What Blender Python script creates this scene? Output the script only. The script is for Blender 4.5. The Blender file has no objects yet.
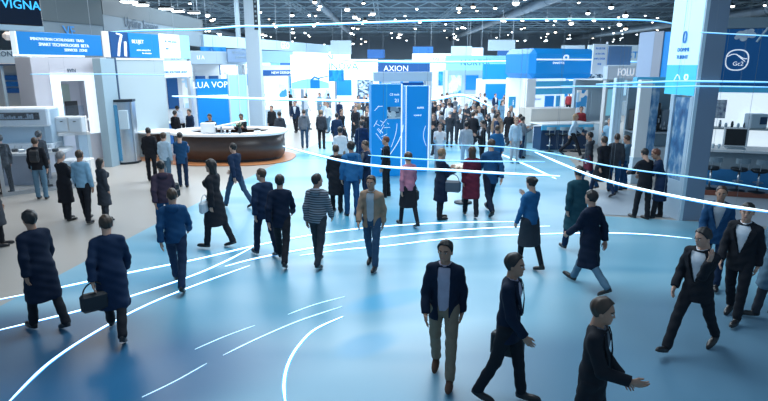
import bpy, math, random
import numpy as np
from mathutils import Vector, Matrix
random.seed(7)
S = bpy.context.scene
COL = S.collection
PI = math.pi
F = 560.0; TH = math.radians(13.6); CH = 3.7
W, H = 768, 401

# ------------------------------------------------------------------ camera
cd = bpy.data.cameras.new('camera'); cam = bpy.data.objects.new('camera', cd); COL.objects.link(cam)
cam.location = (0, 0, CH); cam.rotation_euler = (PI/2 - TH, 0, 0)
cd.sensor_width = 36; cd.lens = F/W*36; cd.clip_end = 400
S.camera = cam
def ray(px, py):
    u = (px-W/2)/F; v = (py-H/2)/F
    return Vector((u, math.cos(TH)-v*math.sin(TH), -math.sin(TH)-v*math.cos(TH)))
def at(px, py, Y):                     # point seen at a pixel, Y metres into the hall
    d = ray(px, py); return Vector((0, 0, CH)) + d*(Y/d.y)
def atz(px, py, z):                    # point seen at a pixel, at height z
    d = ray(px, py); return Vector((0, 0, CH)) + d*((z-CH)/d.z)
def g(px, py): return atz(px, py, 0)

# ------------------------------------------------------------------ materials
def M(name, c, rough=.6, metal=0, emit=0, ecol=None, spec=.5, noise=0, nscale=30, sheen=0):
    m = bpy.data.materials.new(name); m.use_nodes = True
    nt = m.node_tree; b = nt.nodes['Principled BSDF']
    col = (c[0], c[1], c[2], 1)
    b.inputs['Base Color'].default_value = col
    b.inputs['Roughness'].default_value = rough; b.inputs['Metallic'].default_value = metal
    b.inputs['Specular IOR Level'].default_value = spec
    if emit:
        e = ecol or c
        b.inputs['Emission Color'].default_value = (e[0], e[1], e[2], 1)
        b.inputs['Emission Strength'].default_value = emit
        m.cycles.emission_sampling = 'NONE'
    if noise:
        tc = nt.nodes.new('ShaderNodeTexCoord'); n = nt.nodes.new('ShaderNodeTexNoise'); r = nt.nodes.new('ShaderNodeMix')
        r.data_type = 'RGBA'; n.inputs['Scale'].default_value = nscale; n.inputs['Detail'].default_value = 4
        nt.links.new(tc.outputs['Object'], n.inputs['Vector']); nt.links.new(n.outputs['Fac'], r.inputs['Factor'])
        r.inputs['A'].default_value = tuple(x*(1-noise) for x in c)+(1,)
        r.inputs['B'].default_value = tuple(min(1, x*(1+noise)) for x in c)+(1,)
        nt.links.new(r.outputs['Result'], b.inputs['Base Color'])
    return m
def pattern(name, cols, scale=(1, 1, 1), kind='voronoi', rough=.4, emit=0, nscale=3.0):
    """printed graphic: blocky or cloudy patches of the given colours"""
    m = bpy.data.materials.new(name); m.use_nodes = True; nt = m.node_tree; b = nt.nodes['Principled BSDF']
    tc = nt.nodes.new('ShaderNodeTexCoord'); mp = nt.nodes.new('ShaderNodeMapping'); mp.inputs['Scale'].default_value = scale
    nt.links.new(tc.outputs['Object'], mp.inputs['Vector'])
    if kind == 'voronoi':
        n = nt.nodes.new('ShaderNodeTexVoronoi'); n.distance = 'CHEBYCHEV'; n.inputs['Scale'].default_value = nscale
        sp = nt.nodes.new('ShaderNodeSeparateColor'); nt.links.new(n.outputs['Color'], sp.inputs['Color']); out = sp.outputs['Red']
    else:
        n = nt.nodes.new('ShaderNodeTexNoise'); n.inputs['Scale'].default_value = nscale; n.inputs['Detail'].default_value = 5; out = n.outputs['Fac']
    nt.links.new(mp.outputs['Vector'], n.inputs['Vector'])
    cr = nt.nodes.new('ShaderNodeValToRGB'); cr.color_ramp.interpolation = 'CONSTANT' if kind == 'voronoi' else 'LINEAR'
    el = cr.color_ramp.elements; k = len(cols)
    while len(el) < k: el.new(.5)
    for i, c in enumerate(cols):
        el[i].position = i/k if kind == 'voronoi' else .3+.4*i/max(1, k-1); el[i].color = (c[0], c[1], c[2], 1)
    nt.links.new(out, cr.inputs['Fac']); nt.links.new(cr.outputs['Color'], b.inputs['Base Color'])
    b.inputs['Roughness'].default_value = rough
    if emit:
        nt.links.new(cr.outputs['Color'], b.inputs['Emission Color']); b.inputs['Emission Strength'].default_value = emit
        m.cycles.emission_sampling = 'NONE'
    return m
white = M('white_laminate', (.78, .82, .85), .4)
offwhite = M('warm_white_laminate', (.72, .70, .68), .45)
pale = M('pale_blue_panel', (.50, .64, .74), .45)
palegrey = M('pale_grey_panel', (.22, .30, .36), .5)
fasciagrey = M('fascia_grey', (.13, .19, .24), .5)
greyteal = M('grey_teal_fascia', (.055, .085, .105), .5)
lavgrey = M('blue_grey_panel', (.17, .23, .32), .5)
steel = M('brushed_steel', (.5, .55, .6), .28, .9)
darkmetal = M('dark_metal', (.03, .04, .05), .4, .6)
navy = M('navy_panel', (.01, .05, .13), .4)
black = M('black_plastic', (.012, .013, .016), .4)
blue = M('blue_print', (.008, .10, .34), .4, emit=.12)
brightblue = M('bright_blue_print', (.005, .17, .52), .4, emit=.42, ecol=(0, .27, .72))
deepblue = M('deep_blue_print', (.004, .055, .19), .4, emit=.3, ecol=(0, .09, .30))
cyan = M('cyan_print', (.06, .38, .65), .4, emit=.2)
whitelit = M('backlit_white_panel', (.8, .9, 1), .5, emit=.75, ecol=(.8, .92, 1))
cyanlit = M('backlit_cyan_panel', (.3, .72, .85), .5, emit=.42, ecol=(.25, .68, .9))
letterwhite = M('white_lettering', (.85, .92, 1), .5, emit=.6)
letterblue = M('blue_lettering', (.02, .22, .6), .5, emit=.2)
lettergrey = M('dark_grey_lettering', (.05, .10, .16), .5)
lettercyan = M('glowing_cyan_lettering', (.05, .5, .95), .5, emit=.9)
screen_dark = M('dark_screen', (.006, .014, .035), .2)
brown = M('dark_umber_veneer', (.055, .038, .034), .35, noise=.2, nscale=3)
orange = M('orange_brown_platform', (.46, .19, .08), .35, noise=.15, nscale=6)
redwood = M('red_brown_edge', (.25, .08, .05), .5)
glass = M('clear_glass', (.8, .9, 1), .05); glass.node_tree.nodes['Principled BSDF'].inputs['Transmission Weight'].default_value = .95
glass.node_tree.nodes['Principled BSDF'].inputs['IOR'].default_value = 1.05
core = M('glowing_white_streak', (.8, .95, 1), .4, emit=2.4, ecol=(.72, .93, 1)); core.cycles.emission_sampling = 'FRONT_BACK'
halo = M('glowing_halo_diffuser', (.05, .35, .9), .4, emit=1.0, ecol=(.05, .42, 1))  # stands in for the soft blue halo of the light streaks
softcore = M('glowing_ice_blue_streak', (.5, .85, 1), .4, emit=1.1, ecol=(.38, .76, 1))
thincore = M('dim_white_streak', (.7, .9, 1), .4, emit=.9, ecol=(.55, .85, 1))
lampglow = M('lamp_lens', (1, 1, 1), .4, emit=9, ecol=(.85, .95, 1))
warmglow = M('warm_lamp_lens', (1, .9, .75), .4, emit=6, ecol=(1, .86, .68))

# ------------------------------------------------------------------ mesh helpers
class MB:
    def __init__(s): s.v = []; s.f = []; s.m = []; s.mi = 0
    def add(s, vs, fs):
        k = len(s.v); s.v += [tuple(v) for v in vs]; s.f += [tuple(i+k for i in f) for f in fs]; s.m += [s.mi]*len(fs); return s
    def box(s, c, d, R=None, b=0):
        x, y, z = d[0]/2, d[1]/2, d[2]/2
        if b:
            b = min(b, x*.9, y*.9, z*.9); vs = []; fs = []
            # chamfered box: 24 verts
            idx = {}
            for sx in (-1, 1):
                for sy in (-1, 1):
                    for sz in (-1, 1):
                        for a in range(3):
                            p = [sx*(x-b), sy*(y-b), sz*(z-b)]; p[a] = (sx*x, sy*y, sz*z)[a]
                            idx[(sx, sy, sz, a)] = len(vs); vs.append(Vector(p))
            def q(ks): fs.append(tuple(idx[k] for k in ks))
            for a in range(3):
                o = [i for i in range(3) if i != a]
                for sg in (-1, 1):
                    ks = []
                    for (p, r) in ((-1, -1), (1, -1), (1, 1), (-1, 1)):
                        t = [0, 0, 0]; t[a] = sg; t[o[0]] = p; t[o[1]] = r; ks.append((t[0], t[1], t[2], a))
                    if (sg > 0) == (a == 1): ks.reverse()
                    q(ks)
            for a in range(3):
                o = [i for i in range(3) if i != a]
                for p in (-1, 1):
                    for r in (-1, 1):
                        t0 = [0, 0, 0]; t0[a] = -1; t0[o[0]] = p; t0[o[1]] = r; t1 = list(t0); t1[a] = 1
                        ks = [(*t0, o[0]), (*t1, o[0]), (*t1, o[1]), (*t0, o[1])]; q(ks)
            for sx in (-1, 1):
                for sy in (-1, 1):
                    for sz in (-1, 1): q([(sx, sy, sz, 0), (sx, sy, sz, 1), (sx, sy, sz, 2)])
        else:
            vs = [Vector((i*x, j*y, k*z)) for i in (-1, 1) for j in (-1, 1) for k in (-1, 1)]
            fs = [(0, 1, 3, 2), (4, 6, 7, 5), (0, 4, 5, 1), (2, 3, 7, 6), (0, 2, 6, 4), (1, 5, 7, 3)]
        if R is not None: vs = [R @ v for v in vs]
        c = Vector(c); return s.add([v+c for v in vs], fs)
    def bb(s, x0, x1, y0, y1, z0, z1, b=0): return s.box(((x0+x1)/2, (y0+y1)/2, (z0+z1)/2), (x1-x0, y1-y0, z1-z0), None, b)
    def tube(s, pts, r, n=8, cap=True):
        pts = [Vector(p) for p in pts]; rs = r if isinstance(r, (list, tuple)) else [r]*len(pts); vs = []; fs = []
        prev = None
        for i, p in enumerate(pts):
            t = (pts[min(i+1, len(pts)-1)]-pts[max(i-1, 0)]).normalized()
            if prev is None: a = Vector((0, 0, 1)) if abs(t.z) < .9 else Vector((1, 0, 0)); u = t.cross(a).normalized()
            else: u = (prev - t*prev.dot(t)).normalized()
            prev = u; w = t.cross(u)
            for k in range(n): an = 2*PI*k/n; vs.append(p+(u*math.cos(an)+w*math.sin(an))*rs[i])
        for i in range(len(pts)-1):
            for k in range(n): fs.append((i*n+k, i*n+(k+1) % n, (i+1)*n+(k+1) % n, (i+1)*n+k))
        if cap: fs.append(tuple(range(n))[::-1]); fs.append(tuple((len(pts)-1)*n+k for k in range(n)))
        return s.add(vs, fs)
    def lathe(s, prof, c=(0, 0, 0), n=24):
        c = Vector(c); vs = []; fs = []
        for (r, z) in prof:
            for k in range(n): a = 2*PI*k/n; vs.append(c+Vector((r*math.cos(a), r*math.sin(a), z)))
        for i in range(len(prof)-1):
            for k in range(n): fs.append((i*n+k, i*n+(k+1) % n, (i+1)*n+(k+1) % n, (i+1)*n+k))
        fs.append(tuple(range(n))[::-1]); fs.append(tuple((len(prof)-1)*n+k for k in range(n)))
        return s.add(vs, fs)
    def prism(s, poly, z0, z1):
        n = len(poly); vs = [Vector((p[0], p[1], z0)) for p in poly]+[Vector((p[0], p[1], z1)) for p in poly]
        fs = [tuple(range(n))[::-1], tuple(range(n, 2*n))]+[(i, (i+1) % n, n+(i+1) % n, n+i) for i in range(n)]
        return s.add(vs, fs)
    def mesh(s, name, mats, smooth=False):
        me = bpy.data.meshes.new(name); me.from_pydata(s.v, [], s.f)
        for m in (mats if isinstance(mats, (list, tuple)) else [mats]): me.materials.append(m)
        me.polygons.foreach_set('material_index', s.m)
        if smooth: me.polygons.foreach_set('use_smooth', [True]*len(me.polygons))
        me.update(); return me
    def build(s, name, mats, parent=None, smooth=False):
        o = bpy.data.objects.new(name, s.mesh(name, mats, smooth)); COL.objects.link(o)
        if parent is not None: o.parent = parent
        return o
def tag(o, label=None, cat=None, group=None, kind=None):
    if label: o['label'] = label
    if cat: o['category'] = cat
    if group: o['group'] = group
    if kind: o['kind'] = kind
    return o
def empty(name, loc, rz=0, label=None, cat=None, group=None):
    o = bpy.data.objects.new(name, None); COL.objects.link(o); o.location = loc; o.rotation_euler = (0, 0, rz); o.empty_display_size = .2
    return tag(o, label, cat, group)
def copy_tree(o, parent=None):
    c = o.copy(); COL.objects.link(c)
    if parent is not None: c.parent = parent
    for ch in list(o.children): copy_tree(ch, c)
    return c
def text(name, s, size, mat, parent, loc, rot=(PI/2, 0, 0), ext=.008, align='CENTER', shear=0):
    cu = bpy.data.curves.new('t', 'FONT'); cu.body = s; cu.size = size; cu.extrude = ext; cu.align_x = align; cu.align_y = 'CENTER'; cu.resolution_u = 2; cu.shear = shear
    t = bpy.data.objects.new('t', cu); COL.objects.link(t)
    dg = bpy.context.evaluated_depsgraph_get(); me = bpy.data.meshes.new_from_object(t.evaluated_get(dg)); me.materials.clear(); me.materials.append(mat)
    bpy.data.objects.remove(t)
    o = bpy.data.objects.new(name, me); COL.objects.link(o); o.parent = parent; o.location = loc; o.rotation_euler = rot; return o
def wall2(A, B, t=.1):
    """local frame for a panel standing from A to B (world XY): x along, -y towards the viewer"""
    A = Vector((A[0], A[1])); B = Vector((B[0], B[1])); d = B-A; return math.atan2(d.y, d.x), d.length

# ------------------------------------------------------------------ setting
HX0, HX1, HY0, HY1, HZ = -75, 80, -1.0, 132, 11.5
def floor_mat():
    m = M('beige_grey_floor', (.40, .38, .355), .33, noise=.07, nscale=.6)
    return m
f = MB().bb(HX0, HX1, HY0-6, HY1, -.3, 0).build('floor', floor_mat()); tag(f, kind='structure')
ceilm = M('dark_ceiling', (.035, .085, .14), .8, noise=.5, nscale=.15)
c = MB().bb(HX0, HX1, HY0+8, HY1, HZ, HZ+.3).build('ceiling', ceilm); tag(c, kind='structure')
wallm = M('hall_wall', (.30, .40, .50), .7)
for nm, a in (('wall_back', (HX0, HX1, HY1, HY1+.4, 0, HZ)), ('wall_left', (HX0-.4, HX0, HY0+8, HY1, 0, HZ)), ('wall_right', (HX1, HX1+.4, HY0+8, HY1, 0, HZ))):
    tag(MB().bb(*a).build(nm, wallm), kind='structure')

# blue carpet : curved sheet between the diagonal aisle edge on the left and the booth edge on the right
def carpet_mat():
    m = bpy.data.materials.new('blue_carpet'); m.use_nodes = True; nt = m.node_tree; b = nt.nodes['Principled BSDF']
    tc = nt.nodes.new('ShaderNodeTexCoord'); mp = nt.nodes.new('ShaderNodeMapping')
    mp.inputs['Rotation'].default_value = (0, 0, math.radians(35)); mp.inputs['Scale'].default_value = (.16, .5, 1)
    n = nt.nodes.new('ShaderNodeTexNoise'); n.inputs['Scale'].default_value = 1.0; n.inputs['Detail'].default_value = 1.5; n.inputs['Distortion'].default_value = .6
    cr = nt.nodes.new('ShaderNodeValToRGB'); el = cr.color_ramp.elements
    el[0].position = .34; el[0].color = (.06, .30, .47, 1); el[1].position = .54; el[1].color = (.23, .47, .60, 1)
    nt.links.new(tc.outputs['Object'], mp.inputs['Vector']); nt.links.new(mp.outputs['Vector'], n.inputs['Vector'])
    nt.links.new(n.outputs['Fac'], cr.inputs['Fac']); last = cr.outputs['Color']
    # soft ellipses: floor shade painted dark at the lower corners, small blue swooshes midway
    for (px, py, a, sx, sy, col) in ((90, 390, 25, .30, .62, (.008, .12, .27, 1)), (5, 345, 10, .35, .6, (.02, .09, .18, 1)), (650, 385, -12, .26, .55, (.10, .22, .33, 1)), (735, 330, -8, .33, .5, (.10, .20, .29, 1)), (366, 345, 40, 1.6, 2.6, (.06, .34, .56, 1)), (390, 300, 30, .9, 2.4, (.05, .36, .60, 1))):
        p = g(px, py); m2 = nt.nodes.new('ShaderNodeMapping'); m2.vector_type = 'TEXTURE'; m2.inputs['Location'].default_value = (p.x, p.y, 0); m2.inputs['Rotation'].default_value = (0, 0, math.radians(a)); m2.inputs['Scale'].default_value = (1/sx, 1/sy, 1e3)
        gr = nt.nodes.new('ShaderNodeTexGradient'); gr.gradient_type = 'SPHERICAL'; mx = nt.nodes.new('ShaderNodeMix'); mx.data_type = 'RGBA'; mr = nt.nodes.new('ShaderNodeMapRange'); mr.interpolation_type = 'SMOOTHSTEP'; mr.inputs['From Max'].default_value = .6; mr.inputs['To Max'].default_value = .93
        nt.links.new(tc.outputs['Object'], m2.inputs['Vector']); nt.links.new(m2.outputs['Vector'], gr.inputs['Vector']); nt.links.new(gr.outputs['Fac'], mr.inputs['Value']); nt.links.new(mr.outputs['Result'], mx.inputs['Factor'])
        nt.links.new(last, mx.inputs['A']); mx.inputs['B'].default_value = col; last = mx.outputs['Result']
    nt.links.new(last, b.inputs['Base Color'])
    b.inputs['Roughness'].default_value = .34; b.inputs['Specular IOR Level'].default_value = .5
    return m
eL = [g(-60, 338), g(20, 296), g(160, 222), g(240, 182), g(310, 147)]
eR = [g(575, 165), g(600, 216), g(700, 222), g(840, 240)]
poly = [(eL[0].x-1, 1.5)]+[(p.x, p.y) for p in eL]+[(p.x, p.y) for p in (g(345, 128), g(540, 128))]+[(p.x, p.y) for p in eR]+[(9, 1.5)]
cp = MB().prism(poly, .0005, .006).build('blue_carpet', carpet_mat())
tag(cp, 'large glossy blue carpet with swooshes and painted-in shade across the walkway', 'carpet')
poly2 = [(p.x, p.y) for p in (g(310, 147), g(345, 126), g(366, 108), g(520, 108), g(540, 126), g(575, 165))]
# smooth pale aisle carpet further back
pc = MB().prism([(p.x, p.y) for p in (g(322, 141.8), g(336, 108), g(548, 108), g(556, 141.8))], .007, .011).build('pale_carpet', M('pale_blue_carpet', (.50, .62, .70), .3))
tag(pc, 'pale ice-blue aisle carpet beneath the distant crowd', 'carpet')

# light streaks in the air, rebuilt as made-up floor strips and hung tubes
def spline(pts, n=8):
    out = []
    P = [pts[0]]+list(pts)+[pts[-1]]
    for i in range(1, len(P)-2):
        for k in range(n):
            t = k/n; a, b, c, d = P[i-1], P[i], P[i+1], P[i+2]
            out.append(.5*((2*b)+(c-a)*t+(2*a-5*b+4*c-d)*t*t+(3*b-a-3*c+d)*t**3))
    out.append(P[-2]); return out
def ribbon(pts, w, z0, z1, taper=True):
    mb = MB(); n = len(pts); L = []; R = []
    for i, p in enumerate(pts):
        t = (pts[min(i+1, n-1)]-pts[max(i-1, 0)]); t.z = 0; t.normalize(); s = Vector((-t.y, t.x, 0))
        ww = w*(min(1, .25+5*min(i, n-1-i)/n) if taper else 1)
        L.append(p+s*ww/2); R.append(p-s*ww/2)
    vs = []
    for i in range(n): vs += [(L[i].x, L[i].y, z0), (R[i].x, R[i].y, z0), (R[i].x, R[i].y, z1), (L[i].x, L[i].y, z1)]
    fs = [(0, 1, 2, 3), tuple(4*(n-1)+k for k in (3, 2, 1, 0))]
    for i in range(n-1):
        for k in range(4): fs.append((4*i+k, 4*i+(k+1) % 4, 4*i+4+(k+1) % 4, 4*i+4+k))
    mb.add(vs, fs); return mb
def floor_streak(pix, w, label, dim=False, z=.006):  # made-up glowing strip in place of a light streak
    pts = spline([g(*p) for p in pix])
    o = empty('floor_light_streak', (pts[0].x, pts[0].y, 0), 0, label, 'light streak', 'curved light streaks rebuilt as added strips on the blue carpet')
    off = Vector((pts[0].x, pts[0].y, 0)); q = [p-off for p in pts]
    if not dim: ribbon(q, w*1.9, z, z+.004).build('halo_diffuser', halo, o)  # blue rim stands in for the soft halo of the streak
    ribbon(q, w, z+.001, z+.008).build('glowing_core', thincore if dim else core, o)
floor_streak([(-6, 301), (60, 288), (130, 273), (200, 259), (260, 245), (320, 234), (380, 227), (450, 223), (520, 222)], .055, 'uppermost long curved light line sweeping from the left edge past the middle')
floor_streak([(-6, 332), (80, 311), (130, 297), (190, 277), (225, 262), (252, 248)], .042, 'short curved light line joining the uppermost one from below on the left', z=.0065)
floor_streak([(5, 407), (50, 363), (100, 330), (150, 304), (200, 284), (250, 266)], .032, 'steep curved light line running up from the bottom left corner', z=.007)
floor_streak([(225, 267), (260, 258), (320, 247), (390, 237), (450, 231), (500, 228), (550, 226.5)], .05, 'middle one of the three light lines bunched at the centre', z=.0075)
floor_streak([(300, 256), (345, 250), (390, 246), (440, 240), (500, 236), (560, 234), (610, 233.5), (650, 235), (692, 239)], .045, 'lowest of the bunched light lines, reaching right to the suited man', z=.008)
floor_streak([(286, 408), (284, 385), (288, 365), (298, 347), (315, 330), (343, 317)], .028, 'hook-shaped white light line curving up from the bottom edge')
floor_streak([(223, 356), (260, 338), (300, 321), (342, 307)], .02, 'thin pale line just left of the hook-shaped one', True)
floor_streak([(195, 350), (225, 337), (255, 326)], .013, 'faint short line left of the thin pale line', True)
floor_streak([(142, 398), (175, 382), (207, 364)], .012, 'faint short line near the bottom left of the carpet', True)
floor_streak([(288, 315), (315, 305), (345, 297)], .015, 'faint short line above the thin pale one', True)
floor_streak([(500, 154), (528, 166), (556, 179)], .10, 'short straight slanting light line in the middle of the carpet', z=.0065)

wire = M('added_thin_cable', (.25, .3, .35), .5)
def hung_streak(pix, z, r, label, nw=4, dim=False, n=8):  # made-up tube in place of a light streak in the air
    pts = spline([atz(p[0], p[1], z) for p in pix], n) if not callable(z) else spline([z(*p) for p in pix], n)
    o = empty('hung_light_streak', pts[0], 0, label, 'light', 'curved light streaks rebuilt as added tubes over the hall'); q = [p-pts[0] for p in pts]
    rs = [r*min(1, .3+6*min(i, len(q)-1-i)/len(q)) for i in range(len(q))]
    MB().tube(q, rs, 8).build('streak_tube', softcore if dim else core, o, True)
    MB().tube([p-Vector((0, 0, r*.9)) for p in q], [x*.8 for x in rs], 8).build('halo_diffuser', halo, o, True)  # blue underside stands in for the halo around the streak
    for k in range(nw):
        p = q[int((k+.5)/nw*(len(q)-1))]
        MB().tube([p, (p.x, p.y, HZ-pts[0].z)], .0015, 4).build('cable', wire, o)  # added cable, so the made-up tube hangs from the ceiling
hung_streak([(283, 146), (320, 155.5), (350, 162), (390, 167), (450, 170), (500, 173), (560, 176)], 2.45, .012, 'curved light streak built as a tube from the reception counter across the crowd')
hung_streak([(368, 155), (420, 159), (470, 161), (545, 161.5)], 2.5, .007, 'thin light streak built as a tube crossing in front of the blue kiosks', 4, True)
hung_streak([(535, 152), (560, 163), (590, 175), (620, 184), (650, 191), (690, 199), (730, 206), (775, 212)], 2.45, .012, 'lower brighter curved light streak descending to the right edge')
hung_streak([(430, 144.5), (490, 146), (530, 150), (570, 157), (600, 164), (640, 170.5), (700, 178), (775, 190)], 2.6, .006, 'upper thinner curved light streak crossing in front of the grey pillar', 4, True)
hung_streak([(104, 32), (150, 30), (200, 29), (240, 26), (262, 26), (300, 25), (380, 22), (450, 20), (520, 19), (600, 19), (650, 20), (677, 24)], lambda x, y: at(x, y, 26), .032, 'longest light streak high under the ceiling', 8, True)
hung_streak([(172, 96), (280, 99), (390, 101), (435, 99), (463, 95), (490, 106)], lambda x, y: at(x, y, 24.8), .04, 'light streak with a kink above the blue kiosks', 5)
hung_streak([(596, 84), (660, 81.5), (700, 81), (775, 82)], lambda x, y: at(x, y, 13), .017, 'upper one of two parallel light streaks crossing the pillar sign', 3, True)
hung_streak([(560, 86), (660, 86.5), (700, 86), (775, 87)], lambda x, y: at(x, y, 13), .012, 'lower one of two parallel light streaks crossing the pillar sign', 3, True)
hung_streak([(700, 32), (735, 34), (775, 36)], lambda x, y: at(x, y, 12.8), .010, 'short thin light streak high up beside the round blue emblem', 2, True)
hung_streak([(340, 60), (420, 62), (540, 61), (640, 61.5)], lambda x, y: at(x, y, 36), .05, 'straight thin light streak in front of the blue header booth', 4, True)
hung_streak([(30, 74), (110, 74), (190, 75)], lambda x, y: at(x, y, 17), .010, 'thin light streak crossing in front of the white display niche', 2, True)

# ------------------------------------------------------------------ ceiling
trussm = M('dark_truss_steel', (.32, .45, .55), .5, .4)
ORD = ['first', 'second', 'third', 'fourth', 'fifth', 'sixth', 'seventh', 'eighth', 'ninth', 'tenth', 'eleventh', 'twelfth', 'thirteenth']
def truss(L, s=.5, seg=1.2):
    mb = MB(); n = int(L/seg)
    for (a, b) in ((-1, -1), (1, -1), (-1, 1), (1, 1)): mb.box((L/2, a*s/2, b*s/2), (L, .07, .07))
    for i in range(n):
        x0 = i*seg; x1 = x0+seg; sg = 1 if i % 2 else -1
        for a in (-1, 1):
            mb.tube([(x0, a*s/2, -sg*s/2), (x1, a*s/2, sg*s/2)], .03, 4, False)
        mb.tube([(x0, -s/2*sg, -s/2), (x1, s/2*sg, -s/2)], .025, 4, False)
    return mb
tm = truss(150, .6, 1.5).mesh('ceiling_truss', trussm)
for i in range(13):
    o = bpy.data.objects.new('ceiling_truss', tm); COL.objects.link(o); o.location = (HX0+2, 24+i*8.2, 9.9+.25*(i % 2))
    for k in range(6): MB().tube([(10+k*26, 0, .3), (10+k*26, 0, HZ-o.location.z)], .03, 4).build('hanger_rod', trussm, o)
    tag(o, f'dark lattice cross truss under the ceiling, {ORD[i]} nearest of thirteen', 'truss', 'cross trusses under the ceiling')
tm2 = truss(108, .5, 1.5).mesh('ceiling_truss', trussm)
for i, x in enumerate((-46, -33, -21, -11, -1, 9, 19, 31, 44, 58)):
    o = bpy.data.objects.new('ceiling_truss', tm2); COL.objects.link(o); o.location = (x, 22, 10.85); o.rotation_euler = (0, 0, PI/2)
    tag(o, f'dark lattice truss running lengthwise under the ceiling, {ORD[i]} from the left', 'truss', 'lengthwise trusses under the ceiling')
ductm = M('dull_duct_metal', (.16, .22, .28), .5, .3)
for i, (x, z, r) in enumerate(((-27, 9.1, .4), (-6, 9.2, .35), (14, 9.1, .45), (38, 9.0, .5))):
    mb = MB(); mb.tube([(x, 24+k*2, z) for k in range(50)], r, 12)
    for k in range(12): mb.tube([(x, 26+k*8, z), (x, 26.2+k*8, z)], r*1.08, 12)
    for k in range(10): mb.tube([(x, 28+k*9, z), (x, 28+k*9, HZ-.01)], .03, 4)
    tag(mb.build('air_duct', ductm, None, True), ['leftmost round air duct under the ceiling', 'thin round air duct just left of the hall centre', 'round air duct right of the hall centre', 'rightmost thick air duct under the ceiling'][i], 'duct')
# lamps: bell housing + lens
hm = MB().lathe([(.06, .42), (.08, .30), (.16, .24), (.30, .06), (.32, 0), (.29, 0)], n=12).mesh('lamp_housing', darkmetal, True)
lm_ = MB().lathe([(.28, .0), (.27, -.10), (.19, -.20), (.05, -.24)], n=12).mesh('lamp_lens', lampglow, True)
lw_ = MB().lathe([(.28, .0), (.27, -.10), (.19, -.20), (.05, -.24)], n=12).mesh('lamp_lens', warmglow, True)
nl = 0
for row in range(24):
    Y = 27+row*4.2
    for k in range(16):
        X = (k-7.5)*Y*.085 + random.uniform(-1, 1)*Y*.03
        if nl >= 290 or X < HX0+2 or X > HX1-2: continue
        if random.random() < .10: continue
        z = random.choice((7.9, 8.6, 9.0, 9.4)); warm = random.random() < .3
        a = at(0, 0, Y)  # skip those above the frame
        if z > 3.7+Y*math.tan(math.radians(7)): continue
        p = empty('ceiling_lamp', (X, Y+random.uniform(-1.5, 1.5), z), 0, ('small warm white' if warm else 'small cool white')+' bell lamp hanging among the dark ceiling trusses', 'lamp', 'warm ceiling lamps' if warm else 'cool ceiling lamps')
        sc = random.choice((.4, .5, .65, .85)); p.scale = (sc, sc, sc)
        for nm, me in (('housing', hm), ('lens', lw_ if warm else lm_)):
            o = bpy.data.objects.new(nm, me); COL.objects.link(o); o.parent = p
        o = MB().tube([(0, 0, .4), (0, 0, (HZ-z)/sc)], .012, 4).build('cable', wire, p)
        nl += 1
# row of downlights on the grey fascia at the top left
for i, (x, y) in enumerate(((129, 2), (141, 5), (166, 9), (178, 11.5), (194, 13))):
    p = at(x, y, 27+i*2.6)
    e = empty('downlight', p, 0, 'flat downlight hanging above the lettered fascia, '+('nearest', 'second nearest', 'third nearest', 'fourth nearest', 'farthest')[i]+' of five', 'lamp', 'downlights above the lettered fascia')
    MB().box((0, 0, .08), (.75, .5, .12), None, .03).build('housing', darkmetal, e)
    MB().box((0, 0, 0), (.65, .42, .06), None, .02).build('lens', lampglow, e)
    MB().tube([(0, 0, .1), (0, 0, HZ-p.z)], .012, 4).build('cable', wire, e)
exec_env = True
# ------------------------------------------------------------------ booths
def XY(px, Y): p = at(px, 200, Y); return Vector((Y*0+ (px-W/2)/F*0 + p.x, Y))
def pX(px, py, Y): return at(px, py, Y).x
def pZ(py, Y): return at(384, py, Y).z
def stand(name, pa, pb, label, cat, group=None, z=0):
    """pa, pb = (px, py, Y) : left and right ends of a facade"""
    A = Vector((pX(*pa), pa[2])); B = Vector((pX(*pb), pb[2])); d = B-A
    e = empty(name, (A.x, A.y, z), math.atan2(d.y, d.x), label, cat, group); return e, d.length

# --- grey lettered fascia, top left
e, L = stand('lettered_fascia', (103, 20, 28), (203, 34, 43), 'long grey suspended fascia with dark lettering behind the left booths', 'fascia')
MB().bb(0, L, 0, .3, 5.0, 6.9, .02).build('fascia_panel', fasciagrey, e)
MB().bb(0, L, -.03, 0, 6.05, 6.9).build('upper_band', greyteal, e)
text('lettering', 'Uptiing Session', .72, lettergrey, e, (L*.29, -.04, 5.85), shear=.1)
mb = MB(); mb.lathe([(.28, 0), (.34, .02), (.34, .04)], n=24); o = mb.build('round_emblem', lettergrey, e); o.location = (L*.47, -.01, 5.15); o.rotation_euler = (PI/2, 0, 0)
text('emblem_letters', 'W', .42, palegrey, e, (L*.47, -.07, 5.15))
for x in (.5, L*.5, L-.5): MB().tube([(x, .15, 6.9), (x, .15, HZ)], .02, 5).build('cable', wire, e)
# --- plain grey walls behind the blue hanging sign
e, L = stand('grey_fascia', (30, 20, 23), (104, 30, 26.5), 'plain grey hanging fascia with small blue logo above the long blue sign', 'fascia')
MB().bb(-.3, L, 0, .3, pZ(23, 25), 7.4).build('upper_panel', greyteal, e)
MB().bb(-.3, L, .05, .3, 3.6, pZ(23, 25)).build('lower_panel', fasciagrey, e)
text('blue_logo', 'VE', .55, letterblue, e, (L*.5, -.0, pZ(31, 24.5)), shear=-.2)
for x in (.3, L-.4): MB().tube([(x, .1, 7.4), (x, .1, HZ)], .015, 5).build('cable', wire, e)
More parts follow.
